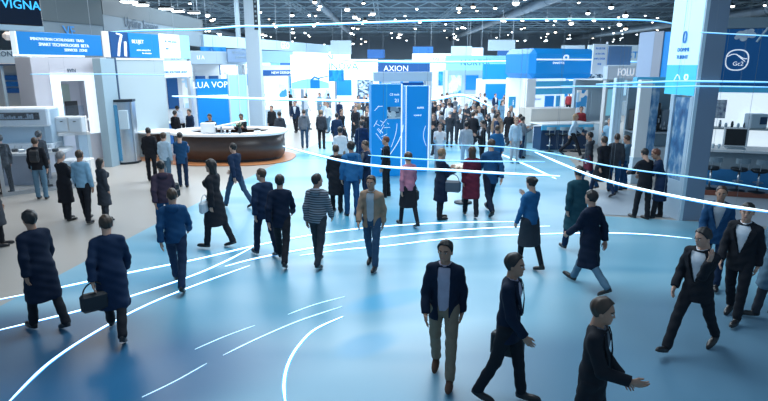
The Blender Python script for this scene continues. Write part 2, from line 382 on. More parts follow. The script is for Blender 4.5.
# --- dark LED screen, top-left corner
e, L = stand('hanging_screen', (-40, 12, 12.2), (42, 14, 13.6), 'large dark hanging screen with glowing blue lettering in the top left corner', 'screen')
zb = pZ(25, 13.2)
MB().bb(0, L, 0, .25, zb, zb+2.2, .02).build('screen_panel', screen_dark, e)
text('lettering', 'OVVIGNA', .27, lettercyan, e, (L*.62, -.02, pZ(4, 13)))
MB().bb(-.5, L+.0, .0, .35, zb-.12, zb-.01).build('lower_ledge', pale, e)
for x in (.3, L-.2): MB().tube([(x, .1, zb+2.1), (x, .1, HZ)], .015, 5).build('cable', wire, e)
# --- blue hanging sign
e, L = stand('hanging_sign', (17, 42, 16.2), (102, 47, 19.0), 'long blue hanging sign with three rows of white text above the display booth', 'sign')
z0 = pZ(54.5, 16.5); z1 = pZ(31, 16.5)
MB().bb(0, L, 0, .16, z0, z1, .01).build('sign_board', brightblue, e)
m_ = MB(); m_.bb(-.05, 0, -.01, .17, z0-.04, z1+.03); m_.bb(-.05, L*.75, -.01, .17, z0-.05, z0); m_.build('light_edge', whitelit, e)
text('lettering', 'IMNOVATION CATALOGUES  TRAD', .115, letterwhite, e, (L*.45, -.01, z0+.44))
text('lettering', 'SMART TECHNOLOGIES  BETA', .13, letterwhite, e, (L*.52, -.01, z0+.29))
text('lettering', 'SERVICES  ZONE', .115, letterwhite, e, (L*.65, -.01, z0+.15))
for x in (.3, L-.3): MB().tube([(x, .08, z1), (x, .08, HZ)], .01, 5).build('cable', wire, e)
# small round lamp left of the sign + blue strip sign
e, L = stand('shelf_booth', (-30, 60, 20.4), (28, 60, 20.6), 'shelving booth with blue screens and lit header at the left edge', 'booth')
MB().bb(0, L, .9, 1.0, 0, 3.9).build('back_panel', offwhite, e)
hz = pZ(64, 20.4)
MB().bb(0, L, 0, .3, hz+.03, pZ(50, 20.4)).build('header', pale, e); text('lettering', 'CONTECT', .26, lettergrey, e, (L*.76, -.01, pZ(54, 20.4)))
MB().bb(0, L, -.2, .9, hz-.05, hz).build('canopy', navy, e)
for k in range(3):
    zz = pZ(80+k*6.5, 21.2); MB().bb(L*.3, L*.93, .72, .88, zz, zz+.17, .01).build('screen', [blue, deepblue, blue][k], e); text('lettering', ('TRACE', 'NODE', 'GRIDS')[k], .11, letterwhite, e, (L*.7, .71, zz+.08))
mb = MB(); mb.bb(L*.95, L*1.0, -.1, 0, 0, hz); mb.bb(L*.52, L*.55, -.1, 0, 0, hz); mb.build('upright', pale, e)
MB().bb(0, L*.9, .1, .7, 1.0, 2.55-.6, .03).build('cabinet', offwhite, e)
e, L = stand('box_lamp', (3, 36, 17), (15, 36, 17.2), 'small rounded warm lamp box left of the long blue sign', 'lamp', z=pZ(40, 17))
MB().bb(0, L, 0, .2, 0, .24, .08).build('lamp_body', M('warm_box_glow', (.75, .65, .58), .5, emit=.25), e)
MB().tube([(L/2, .1, .24), (L/2, .1, HZ-e.location.z)], .01, 5).build('cable', wire, e)

# --- white display niche booth
e, L = stand('display_booth', (30, 60, 19.3), (106, 60, 21.4), 'tall white display booth with bright framed niche holding a picture and monitor', 'booth')
hz = pZ(57.5, 20.4); x0, x1 = L*.22, L*.78; nz0 = 1.25; nz1 = pZ(75, 20.3)
mb = MB(); mb.bb(0, x0, 0, 1.2, 0, hz, .01); mb.bb(x1, L, 0, 1.2, 0, hz, .01); mb.bb(x0, x1, 0, 1.2, nz1, hz); mb.bb(x0, x1, 0, 1.2, 0, nz0); mb.bb(x0, x1, 1.1, 1.2, nz0, nz1)
mb.build('booth_body', M('soft_lilac_white_panel', (.62, .63, .70), .45), e)
mb = MB(); w = .28; mb.bb(x0-.02, x0+w, -.06, .1, nz0, nz1+.05); mb.bb(x1-w, x1+.02, -.06, .1, nz0, nz1+.05); mb.bb(x0+w, x1-w, -.06, .1, nz1-.2, nz1+.05)
mb.build('lit_frame', whitelit, e)
MB().bb(x0+.55, x1-.42, .98, 1.07, nz1-1.05, nz1-.35, .01).build('picture', M('grey_green_picture', (.36, .44, .40), .5), e)
text('small_logo', 'SVN', .17, lettergrey, e, (L*.5, -.01, hz-.45)); text('small_logo', 'DAY', .12, lettergrey, e, (L*.5, -.01, hz-.6))
MB().bb(x0+w, x1-w, .1, 1.1, 1.72, 1.8).build('shelf', offwhite, e)
mo = empty('monitor', e.matrix_basis @ Vector((x1-.62, .55, 1.8)), e.rotation_euler.z, 'small dark monitor standing on the shelf of the white display booth', 'monitor')
MB().bb(-.22, .22, -.03, .03, .10, .62, .015).build('display', black, mo); MB().bb(-.12, .12, -.1, .1, 0, .1, .01).build('foot', darkmetal, mo)
def storage(px, label, zt=1.52):
    p = at(px, 150, 18.6); q = empty('storage_cube', (p.x, 18.55, zt), .12, label, 'box', 'white boxes under the display niche')
    MB().bb(-.21, .21, 0, .5, 0, .52, .02).build('casing', offwhite, q)
    m2 = MB(); m2.bb(-.18, .18, -.02, 0, .04, .48, .01); m2.build('door', M('white_door', (.7, .74, .76), .35), q)
    m2 = MB(); m2.bb(-.03, .05, -.05, -.02, .36, .385); m2.build('handle', darkmetal, q)
storage(66, 'white box unit with dark catch, left of two beside the machine bench'); storage(79, 'white box unit with dark catch, right of two beside the machine bench')
e2, L2 = stand('box_stand', (60, 150, 18.35), (92, 150, 18.9), 'white stand carrying two box units beside the machine bench', 'stand')
MB().bb(0, L2, 0, .9, 1.42, 1.52, .01).build('top', offwhite, e2); mb = MB(); mb.bb(L2*.62, L2, 0.05, .85, 0, 1.42); mb.build('body', pale, e2)
MB().bb(0.05, .2, .5, .8, 0, 1.42).build('leg', pale, e2)
# grey blue wall panels right of it
e, L = stand('wall_panel', (92, 60, 20.6), (108, 60, 21.6), 'narrow grey-blue wall panel with dark edge right of the display niche', 'panel')
MB().bb(0, L-.08, -.3, 0, 0, hz-.02).build('panel', M('slate_blue_panel', (.30, .42, .50), .45), e); MB().bb(L-.08, L, -.32, 0.02, 0, hz).build('dark_edge', navy, e)
e, L = stand('booth_wall', (107, 60, 21.8), (164, 66, 24.5), 'wide pale grey booth wall behind the steel kiosk', 'wall')
MB().bb(0, L, 0, .3, 0, pZ(60, 22.3), .01).build('wall_panel', M('pale_wall_panel', (.42, .52, .57), .4), e)
MB().bb(-.02, L+.02, -.03, .32, pZ(60, 22.3), pZ(60, 22.3)+.08).build('top_rail', white, e)
# posters on top
zz = pZ(60, 22.3)+.10
for (xa, xb, nm, mt, lb) in ((0, .11, 'w', white, 'narrow white banner board at the left end above the pale wall'), (.11, .42, 'm', deepblue, 'dark blue poster with white machine arm above the pale wall'), (.42, .98, 'b', brightblue, 'bright blue poster with small white text above the pale wall')):
    p = empty('poster_board', e.matrix_basis @ Vector((xa*L+.02, .1, zz)), e.rotation_euler.z, lb, 'poster'); ww = (xb-xa)*L-.04
    MB().bb(0, ww, 0, .08, 0, .95, .01).build('board', mt, p)
    if nm == 'm':
        MB().tube([(ww*.35, -.02, .05), (ww*.45, -.02, .45), (ww*.62, -.02, .85)], .045, 6).tube([(ww*.62, -.02, .85), (ww*.35, -.02, .95-.06)], .03, 6).tube([(ww*.75, -.02, .05), (ww*.8, -.02, .6)], .05, 6).build('machine_picture', letterwhite, p)
    if nm == 'b':
        text('lettering', 'BLUJET', .2, letterwhite, p, (ww*.28, -.01, .62)); text('lettering', 'active sensors line', .10, letterwhite, p, (ww*.45, -.01, .3)); text('lettering', 'for automation', .08, letterwhite, p, (ww*.55, -.01, .18))
e, L = stand('poster_board', (161, 50, 24.6), (190, 52, 26.5), 'white and cyan poster board at the right end of the poster row', 'poster', z=zz)
MB().bb(0, L*.65, 0, .08, 0, 1.0, .01).build('board', whitelit, e); MB().bb(L*.65, L, 0, .08, 0, 1.0).build('cyan_side', cyanlit, e); text('lettering', 'iR  next power', .13, letterblue, e, (L*.35, -.01, .7)); text('lettering', 'data', .13, letterblue, e, (L*.2, -.01, .4))
MB().tube([(L/2, .04, 1.0), (L/2, .04, HZ-zz)], .01, 5).build('cable', wire, e)

# --- steel kiosk
p = g(129, 162); e = empty('steel_kiosk', (p.x, p.y-.3, 0), .12, 'tall brushed steel kiosk with small screen before the pale wall', 'kiosk')
mb = MB(); n = 14; hw = .47
front = [(-hw+.0, .0)]+[(-hw+2*hw*k/n, -.28*math.sin(PI*k/n)-.02) for k in range(n+1)]+[(hw, .35), (-hw, .35)]
mb.prism(front[1:], .08, 2.35); mb.build('steel_body', steel, e)
mb = MB(); mb.prism([(x*1.06, y*1.06) for x, y in front[1:]], 0, .08); mb.build('plinth', darkmetal, e)
mb = MB(); mb.prism([(x*1.05, y*1.05) for x, y in front[1:]], 2.35, 2.44); mb.build('cap', darkmetal, e)
MB().bb(.03, .36, -.33, -.2, 1.35, 2.05, .01).build('screen', pale, e)
MB().bb(-.14, .02, -.335, -.2, .15, 2.25, .01).build('blue_stripe', M('blue_film', (.08, .30, .5), .25, .4), e)
MB().bb(-hw-.01, -hw+.04, -.1, .3, .1, 2.34).build('side_rail', steel, e); MB().bb(hw-.04, hw+.01, -.1, .3, .1, 2.34).build('side_rail', steel, e)

# --- machine bench
e, L = stand('machine_bench', (-20, 150, 17.2), (58, 150, 17.5), 'grey machine bench with curved white top at the left booth', 'bench')
mb = MB(); mb.bb(0, L*.66, .05, 1.1, 0, .95); mb.build('cabinet', M('grey_cabinet', (.30, .31, .36), .4), e)
top = [(0, -.1), (L*.7, -.12), (L*.85, -.05), (L*.97, .15), (L, .5), (L*.97, 1.3), (L*.9, 1.5), (0, 1.5)]
MB().prism(top, .95, 1.03).build('worktop', offwhite, e); MB().bb(L*.86, L*.92, .45, .55, 0, .95).build('leg', steel, e)
MB().bb(L*.3, L*.31, .03, .05, .05, .93).build('door_seam', darkmetal, e)
e3 = e
e, L = stand('white_machine', (-20, 130, 17.85), (50, 128, 18.1), 'long white bench machine with dark vents behind the man in dark jacket', 'machine', z=1.03)
MB().bb(0, L, 0, .8, 0.0, .2, .03).build('base', white, e)
MB().bb(0, .25, 0, .8, .2, 1.3, .03).build('side_column', pale, e); MB().bb(L-.25, L, 0.1, .8, .2, 1.3, .03).build('side_column', pale, e)
MB().bb(0, L, -.05, .75, .75, 1.35, .05).build('upper_casing', white, e)
mb = MB(); mb.bb(.4, L-.25, -.08, -.04, .97, 1.2); mb.build('dark_vent', black, e)
mb = MB()
for k in range(18): mb.bb(.5+k*(L-.9)/18, .5+k*(L-.9)/18+.05, -.1, -.07, 1.0, 1.02+random.random()*.15)
mb.build('vent_grille', steel, e)
MB().bb(.25, L-.25, .3, .8, .2, .75).build('back_panel', pale, e)
for k in range(9):
    x = .02+k*.25; q = empty('bench_tool', e3.matrix_basis @ Vector((x+.1, .14+.12*(k % 2), 1.03)), random.random(), 'small dark metal fitting lying on the machine bench', 'tool', 'small fittings on the machine bench')
    MB().box((0, 0, .05), (.18, .12, .1), None, .02).build('body', random.choice((darkmetal, steel)), q); MB().tube([(0, 0, .1), (.03, 0, .2)], .02, 6).build('knob', steel, q)
# shelf of white goods under box stand
p = g(97*.95, 180); q = empty('drawer_unit', (pX(80, 160, 17.5), 17.3, 0), .1, 'low white drawer unit below the two box units', 'cabinet')
MB().bb(-.5, .3, 0, .6, 0, .8, .02).build('casing', offwhite, q)
for k in range(2): d_ = MB().bb(-.46, .26, -.02, 0, .08+.36*k, .40+.36*k, .008).build('drawer', white, q); MB().bb(-.18, 0, -.05, -.02, .27+.36*k, .29+.36*k).build('handle', steel, d_)
# glass entrance post far left and pale threshold
p0 = g(4, 196); e = empty('glass_screen', (p0.x, p0.y-.05, 0), math.atan2(2.2, 2.6), 'glass partition with steel post standing at the far left', 'partition')
MB().bb(0, .09, -.04, .04, 0, 2.6).build('post', steel, e); MB().bb(.09, 2.4, -.01, .01, .1, 2.5).build('pane', glass, e); MB().bb(.09, 2.4, -.04, .04, 0, .1).build('bottom_rail', steel, e)

# --- reception counter
c0 = g(232, 166); cc = Vector((pX(231, 150, c0.y+1.9), c0.y+1.9, 0))
e = empty('reception_counter', cc+Vector((0, 0, .036)), 0, 'oval dark brown reception counter with white worktop', 'counter')
def oval(a, b, n=56, cx=0, cy=0): return [(cx+a*math.copysign(abs(math.cos(2*PI*k/n))**.8, math.cos(2*PI*k/n)), cy+b*math.copysign(abs(math.sin(2*PI*k/n))**.8, math.sin(2*PI*k/n))) for k in range(n)]
def ringp(mb, out, inn, z0, z1):
    n = len(out); vs = [(x, y, z0) for x, y in out]+[(x, y, z1) for x, y in out]+[(x, y, z0) for x, y in inn]+[(x, y, z1) for x, y in inn]; fs = []
    for i in range(n):
        j = (i+1) % n; fs += [(i, j, n+j, n+i), (2*n+j, 2*n+i, 3*n+i, 3*n+j), (n+i, n+j, 3*n+j, 3*n+i), (j, i, 2*n+i, 2*n+j)]
    return mb.add(vs, fs)
def ring_at(nm, m, par, a, b, loc):
    o = ringp(MB(), a, b, 0, .02).build(nm, m, par); o.location = loc; o.rotation_euler = (PI/2, 0, 0); return o
AX, BY = 1.95, 1.45
sx = (pX(281, 150, cc.y)-pX(176, 150, cc.y))/2; AX = sx
ringp(MB(), oval(AX, BY), oval(AX-.15, BY-.15), .12, 1.02).build('front_panel', brown, e, True)
ringp(MB(), oval(AX+.17, BY+.17), oval(AX-.6, BY-.55), 1.02, 1.10).build('worktop', M('glossy_white_worktop', (.82, .84, .86), .25), e)
ringp(MB(), oval(AX-.1, BY-.1), oval(AX-.3, BY-.3), 0, .12).build('kick_base', darkmetal, e)
o = MB().prism(oval(AX+.45, BY+.55), .0125, .035).build('orange_platform', orange); o.location = cc; tag(o, 'orange-brown oval platform under the reception counter', 'platform')
o = MB().prism(oval(.95, .6), .0005, .012).build('orange_platform', orange); o.location = (cc.x-AX-.85, cc.y-.2, 0); tag(o, 'smaller orange-brown platform patch left of the reception counter', 'platform')
# side table with white top
e = empty('side_counter', (cc.x-AX-1.05, cc.y+.35, .013), 0, 'small round white-topped counter left of the reception counter', 'counter')
MB().lathe([(.75, 1.0), (.8, 1.02), (.8, 1.07)], n=28).build('top', white, e); MB().lathe([(.3, 0), (.28, 1.0)], n=20).build('pedestal', brown, e)
# things on the counter
def onctr(px, py): p = atz(px, py, 1.137); return p
q = empty('computer_monitor', Vector((pX(209, 140, cc.y-BY+.3), cc.y-BY+.28, 1.137)), .1, 'white boxy monitor on the reception counter', 'monitor')
MB().bb(-.28, .28, -.02, .22, .02, .40, .02).build('casing', white, q); MB().bb(.285, .30, 0, .2, .03, .38).build('dark_side', black, q); MB().bb(-.2, .2, .02, .16, 0, .03).build('foot', steel, q)
q = empty('white_canopy_arm', Vector((pX(222, 140, cc.y-BY+.3), cc.y-BY+.3, 1.137)), .35, 'slanting white arm raised over the reception counter', 'arm')
MB().tube([(0, 0, 0), (0, 0, .28)], .03, 8).build('stem', steel, q); MB().box((.35, 0, .36), (1.2, .25, .05), Matrix.Rotation(-.18, 3, 'Y'), .01).build('panel', white, q)
q = empty('desk_phone', Vector((cc.x+AX*.62, cc.y-BY+.5, 1.137)), .2, 'white and black desk phone at the right end of the reception counter', 'phone')
MB().bb(-.13, .13, -.1, .1, 0, .08, .02).build('base', white, q); MB().tube([(-.12, -.02, .12), (0, -.02, .15), (.12, -.02, .12)], .03, 8).build('handset', black, q)
q = empty('flower_vase', Vector((pX(240, 140, cc.y-BY+.3), cc.y-BY+.35, 1.137)), 0, 'vase of pale flowers on the reception counter', 'vase')
MB().lathe([(.05, 0), (.08, .08), (.05, .2), (.06, .22)], n=16).build('vase', darkmetal, q, True)
mb = MB()
for k in range(14): a = random.random()*6.28; r = random.random()*.16; mb.lathe([(.01, -.03), (.045, 0), (.02, .03)], (r*math.cos(a), r*math.sin(a), .33+random.random()*.12), 8)
mb.build('blossoms', M('cream_petal', (.7, .66, .5), .6), q, True)
mb = MB()
for k in range(20): a = random.random()*6.28; r = .2*random.random(); mb.tube([(0, 0, .2), (r*.5*math.cos(a), r*.5*math.sin(a), .3), (r*math.cos(a), r*math.sin(a), .36+random.random()*.1)], .006, 4)
mb.build('stems', M('dark_leaf', (.03, .08, .05), .6), q)
for k, x in enumerate((226, 231)):
    q = empty('glass_tumbler', Vector((pX(x, 140, cc.y-BY+.3), cc.y-BY+.2, 1.137)), 0, ('left' if k == 0 else 'right')+' of two small grey tumblers on the reception counter', 'glass')
    MB().lathe([(.035, 0), (.045, .14)], n=12).build('tumbler', steel, q, True)

# --- column
e = empty('column', (pX(256, 90, 31), 31, 0), 0, 'square pale grey column rising to the ceiling left of centre', 'column')
MB().bb(-.36, .36, -.3, .3, 0, HZ, .02).build('shaft', M('pale_column', (.46, .56, .64), .5), e)
MB().bb(.16, .36, -.32, -.3, 5.5, HZ).build('service_strip', darkmetal, e)
mb = MB()
for k in range(24): mb.box((.26, -.335, 5.7+k*.24), (.1, .02, .1))
mb.build('perforation', palegrey, e)
e = empty('column', (pX(238, 30, 44), 44, 0), 0, 'thin grey column behind the square pale one', 'column')
MB().bb(-.15, .15, -.15, .15, 0, HZ).build('shaft', palegrey, e)

# --- booths between the left wall and the column
def booth(pa, pb, ztop_px, zheadbot_px, mats, label, words=(), D=2.5, floorpanels=3, furn=True, grp=None):
    e, L = stand('exhibition_booth', pa, pb, label, 'booth', grp); Y = (pa[2]+pb[2])/2
    zt = pZ(ztop_px, Y); zb = pZ(zheadbot_px, Y)
    MB().bb(0, L, 0, .25, zb, zt, .01).build('header', mats[0], e)
    MB().bb(0, L, D, D+.15, 0, zb).build('back_wall', mats[1], e)
    MB().bb(0, L, 0.25, D, zb-.05, zb).build('canopy', white, e)
    for x in (0, L-.16): MB().bb(x, x+.16, .02, .2, 0, zb-.05, .01).build('post', white, e)
    for k in range(floorpanels):
        x = L*(k+.15)/floorpanels; w = L/floorpanels*.7; h0 = max(1.2, zb*.35); MB().bb(x, x+w, D-.06, D-.01, h0, zb*.82).build('wall_screen', mats[2+k % (len(mats)-2)], e)
    if furn:
        MB().bb(L*.12, L*.62, .5, 1.1, 0, 1.0, .02).build('display_counter', random.choice((white, pale, blue)), e); MB().bb(L*.12-.04, L*.62+.04, .46, 1.14, 1.0, 1.06).build('counter_top', white, e)
    for i, (s, sz, m_, fx, fz) in enumerate(words): text('lettering', s, sz, m_, e, (L*fx, -.01, zb+(zt-zb)*fz))
    return e, L
pat1 = pattern('white_blue_graphic', [(.8, .88, .95), (.45, .68, .88), (.75, .84, .92), (.05, .32, .7), (.85, .9, .95)], (1.2, 1, 1), emit=.25, nscale=2.2)
pat2 = pattern('blue_graphic', [(.0, .20, .58), (.02, .32, .75), (.0, .14, .45), (.25, .6, .9)], (1, 1, 1), 'noise', emit=.15, nscale=1.4)
pat3 = pattern('grey_products_graphic', [(.02, .05, .10), (.25, .35, .45), (.55, .66, .75), (.06, .12, .2)], (2, 1, 3), nscale=3)
pat4 = pattern('pale_sky_graphic', [(.75, .86, .95), (.4, .72, .92), (.85, .92, .97)], (1, 1, 1), 'noise', emit=.4, nscale=1)
booth((160, 90, 25.5), (193, 90, 28), 61, 77, (whitelit, pale, pat3, blue), 'booth with white lettered header beyond the pale wall', (('IMAGING SOLUTIONS GROUP', .15, letterblue, .45, .3),), 1.6)
booth((192, 90, 30), (248, 90, 33), 51.5, 64, (pale, white, deepblue, pat1, blue), 'booth with pale header and blue screens left of the square column', (('LI A', .28, letterwhite, .18, .5),), 2.5, 4)
e, L = stand('hanging_banner', (199, 58, 31.5), (224, 58, 32.5), 'bright blue banner with pale graphic hanging left of the grey one', 'banner', z=pZ(62, 32)); MB().bb(0, L, -.3, -.2, 0, pZ(47, 32)-pZ(62, 32)).build('board', pat2, e); text('lettering', 'EVO', .28, letterwhite, e, (L*.5, -.31, .45)); text('lettering', 'smart grid', .2, letterwhite, e, (L*.5, -.31, .2)); MB().tube([(L/2, -.25, .8), (L/2, -.25, HZ-e.location.z)], .01, 4).build('cable', wire, e)
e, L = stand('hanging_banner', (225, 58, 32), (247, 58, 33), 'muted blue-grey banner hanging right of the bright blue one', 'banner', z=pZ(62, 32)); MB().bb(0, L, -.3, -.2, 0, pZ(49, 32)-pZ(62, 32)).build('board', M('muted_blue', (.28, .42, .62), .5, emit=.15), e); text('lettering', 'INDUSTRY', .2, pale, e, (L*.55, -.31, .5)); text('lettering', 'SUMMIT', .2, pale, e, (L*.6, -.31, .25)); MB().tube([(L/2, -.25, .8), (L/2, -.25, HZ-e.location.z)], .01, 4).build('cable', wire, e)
e, L = stand('blue_sign_wall', (197, 90, 27.5), (233, 90, 28.5), 'wide blue wall with faint white lettering behind the reception counter', 'sign'); MB().bb(0, L, 0, .2, 0, pZ(79, 28)).build('wall', brightblue, e); text('lettering', 'LUA VOP', .42, letterwhite, e, (L*.38, -.01, pZ(85, 28))); MB().bb(L*.0, L, -.06, 0, pZ(97, 28), pZ(95, 28)).build('light_ledge', whitelit, e)
e, L = stand('glass_wall', (229, 100, 26.6), (248, 100, 27), 'pale glass screen wall left of the square column', 'partition'); MB().bb(0, L, 0, .1, 0, pZ(75, 27)).build('pane', cyanlit, e); [MB().bb(x, x+.07, -.04, .12, 0, pZ(74, 27)).build('mullion', pale, e) for x in (0, L*.5, L-.07)]
e, L = stand('long_header', (204, 45, 34), (345, 45, 56), 'long translucent pale header band behind the square column', 'fascia'); MB().bb(0, L, 0, .2, pZ(48, 37), pZ(36, 36), .01).build('band', M('misty_blue_band', (.32, .48, .62), .5, emit=.08), e); text('lettering', 'GEO', .7, letterwhite, e, (L*.45, -.02, pZ(44, 40)))
for x in (.5, L*.5, L-.5): MB().tube([(x, .1, pZ(36, 36)), (x, .1, HZ)], .02, 4).build('cable', wire, e)
booth((262, 90, 34), (296, 90, 35), 70, 75.5, (blue, whitelit, pat1, whitelit, pat1), 'bright booth with blue header and white products right of the square column', (('NEW DESIGNS', .2, letterwhite, .6, .5),), 1.5)
e, L = stand('hanging_banner', (262, 58, 35), (293, 60, 37), 'blue-grey banner hanging between the column and the white screen', 'banner', z=pZ(63, 36)); MB().bb(0, L, 0, .1, 0, pZ(51, 36)-pZ(63, 36)).build('board', M('dusty_blue', (.20, .36, .60), .5, emit=.15), e); MB().tube([(L/2, .05, .8), (L/2, .05, HZ-e.location.z)], .01, 4).build('cable', wire, e); MB().bb(-.05, L+.1, -.05, .1, -.5, -.12).build('pale_rail', pale, e)
# white display screen on a stand
e, L = stand('projection_screen', (291, 72, 33), (328.5, 72, 33.6), 'large bright white screen with blue landscape on a pole', 'screen'); z0 = pZ(89, 33.2); z1 = pZ(55, 33.2)
MB().bb(0, L, 0, .12, z0, z1, .01).build('screen', M('screen_white', (.9, .95, 1), .4, emit=1.0, ecol=(.88, .95, 1)), e)
mb = MB(); n = 24
vs = [(L*k/n, -.01, z0+.02) for k in range(n+1)]+[(L*k/n, -.01, z0+.35+.22*math.sin(k/n*3.2)) for k in range(n+1)]
mb.add(vs, [(k, k+1, n+2+k, n+1+k) for k in range(n)]); mb.build('blue_landscape', cyanlit, e)
mb = MB(); mb.bb(L*.5, L*.75, -.03, -.01, z0+.02, z0+.5); mb.tube([(L*.52, -.03, z0+.5), (L*.62, -.03, z0+.68), (L*.75, -.03, z0+.55)], .06, 6); mb.tube([(L*.68, -.03, z0+.6), (L*.98, -.03, z0+.72)], .03, 6); mb.build('blue_house_picture', brightblue, e)
MB().bb(L*.25, L*.32, .02, .1, 0, z0).build('pole', steel, e); MB().bb(L*.1, L*.5, -.2, .3, 0, .05).build('base', darkmetal, e)
e, L = stand('small_blue_screen', (329, 76, 36), (344, 76, 36.4), 'small blue screen just right of the large white one', 'screen'); MB().bb(0, L, 0, .1, pZ(81.5, 36), pZ(70, 36)).build('screen', pat2, e); MB().bb(L*.4, L*.5, .02, .08, 0, pZ(81, 36)).build('pole', steel, e); MB().bb(L*.2, L*.7, -.15, .25, 0, .05).build('base', darkmetal, e)

# --- central blue kiosk towers
patk = pattern('kiosk_line_graphic', [(.0, .22, .62), (.0, .30, .75), (.0, .16, .5), (.3, .65, .95)], (1, 1, 1), 'noise', emit=.2, nscale=2.6)
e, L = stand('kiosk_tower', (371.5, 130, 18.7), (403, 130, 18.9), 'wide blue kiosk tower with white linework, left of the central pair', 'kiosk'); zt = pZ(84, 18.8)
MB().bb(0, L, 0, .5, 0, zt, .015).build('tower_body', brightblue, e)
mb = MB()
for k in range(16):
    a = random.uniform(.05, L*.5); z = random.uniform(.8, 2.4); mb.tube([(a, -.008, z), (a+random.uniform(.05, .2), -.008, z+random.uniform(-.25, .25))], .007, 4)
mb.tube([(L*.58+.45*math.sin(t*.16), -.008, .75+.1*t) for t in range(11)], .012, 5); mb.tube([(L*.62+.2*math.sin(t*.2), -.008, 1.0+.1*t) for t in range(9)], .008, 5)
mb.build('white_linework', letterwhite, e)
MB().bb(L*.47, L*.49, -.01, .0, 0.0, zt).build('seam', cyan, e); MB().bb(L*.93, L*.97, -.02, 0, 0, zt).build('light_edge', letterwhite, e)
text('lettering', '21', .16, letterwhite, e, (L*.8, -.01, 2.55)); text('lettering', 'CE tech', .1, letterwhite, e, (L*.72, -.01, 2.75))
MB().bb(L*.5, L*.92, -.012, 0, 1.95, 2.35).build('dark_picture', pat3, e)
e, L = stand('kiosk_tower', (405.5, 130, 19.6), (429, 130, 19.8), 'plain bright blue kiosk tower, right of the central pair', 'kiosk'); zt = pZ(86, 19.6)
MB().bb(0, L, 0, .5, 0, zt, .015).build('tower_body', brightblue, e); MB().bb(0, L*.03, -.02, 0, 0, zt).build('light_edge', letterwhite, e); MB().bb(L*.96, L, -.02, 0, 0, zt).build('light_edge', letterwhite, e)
text('lettering', 'SUPER', .09, letterwhite, e, (L*.62, -.01, 2.25)); text('lettering', 'control', .09, letterwhite, e, (L*.5, -.01, 2.0)); MB().lathe([(.03, 0), (.03, .01)], (L*.12, 0, 0), 10)
mb = MB(); mb.tube([(L*.9-.12*math.sin(t*.35), -.01, .9+.09*t) for t in range(9)], .008, 5); mb.build('white_curve', letterwhite, e)
e, L = stand('overhead_frame', (374, 80, 21.5), (432, 80, 22), 'pale blue goalpost frame standing behind the kiosk towers', 'frame'); zt = pZ(72, 21.7)
mb = MB().bb(0, L, 0, .3, zt-.35, zt); mb.build('beam', pale, e); [MB().bb(x, x+.25, 0, .3, 0, zt-.35).build('post', white, e) for x in (.35, L-.25)]
MB().bb(.7, L-.3, .1, .15, 1.5, zt-.4).build('blue_panel', blue, e)

# --- right centre booth with blue header
e, L = stand('blue_header_booth', (527, 100, 27.2), (594, 100, 28.6), 'booth with large blue box header and white posts right of centre', 'booth'); Y = 27.9; zt = pZ(48.5, Y); zb = pZ(78.5, Y)
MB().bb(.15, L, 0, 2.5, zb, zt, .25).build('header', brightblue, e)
mb = MB(); mb.tube([(.5+L*.8*t/20, -.01, zb+.75+.25*math.sin(t*.12)) for t in range(21)], .015, 5); mb.tube([(L*.45+L*.5*t/20, -.01, zb+1.0-.2*math.sin(t*.14)) for t in range(21)], .015, 5); mb.build('swirl_graphic', cyan, e)
ring_at('ring_logo', letterwhite, e, oval(.16, .13), oval(.09, .06), (L*.52, -.02, zt-.42))
text('lettering', 'SMARTTEK', .14, letterwhite, e, (L*.42, -.01, zt-.68)); MB().bb(.4, L, -.03, 0, zb+1.02-.16, zb+1.09-.16+.0).build('light_line', letterwhite, e)
for x, w in ((0, .5), (L*.88, .3)): MB().bb(x, x+w, .05, .45, 0, zb, .01).build('post', white, e)
MB().bb(.3, L-.1, 2.2, 2.35, 0, zb).build('back_wall', whitelit, e)
MB().bb(.5, L-.3, .05, .2, zb-.75, zb-.12).build('blue_glass_band', cyan, e); MB().bb(.5, L-.3, .02, .05, zb-.45, zb-.38).build('light_rail', letterwhite, e)
for (a, b, m_) in ((.10, .20, cyan), (.66, .80, brightblue), (.84, .90, cyan)): MB().bb(L*a, L*b, 2.14, 2.2, pZ(107, 30), pZ(96, 30)).build('blue_poster', m_, e)
text('lettering', 'i', .4, letterwhite, e, (L*.16, 2.12, pZ(102, 30))); text('lettering', 'tech solutions', .2, letterblue, e, (L*.45, 2.13, pZ(99, 30)))
e, L = stand('bar_counter', (541, 140, 24.6), (592, 140, 25.2), 'counter with cyan-edged white top below the blue header booth', 'counter')
MB().bb(.1, L-.1, .2, .9, 0, 1.0).build('cabinet', navy, e); MB().bb(0, L, 0, 1.1, 1.12, 1.18, .01).build('top', white, e); MB().bb(0, L, -.02, .05, .92, 1.12).build('cyan_edge', cyan, e)
MB().bb(.1, L-.2, 1.2, 2.4, 1.0, 1.75).build('rear_cabinet', M('cream_cabinet', (.6, .58, .54), .4), e)
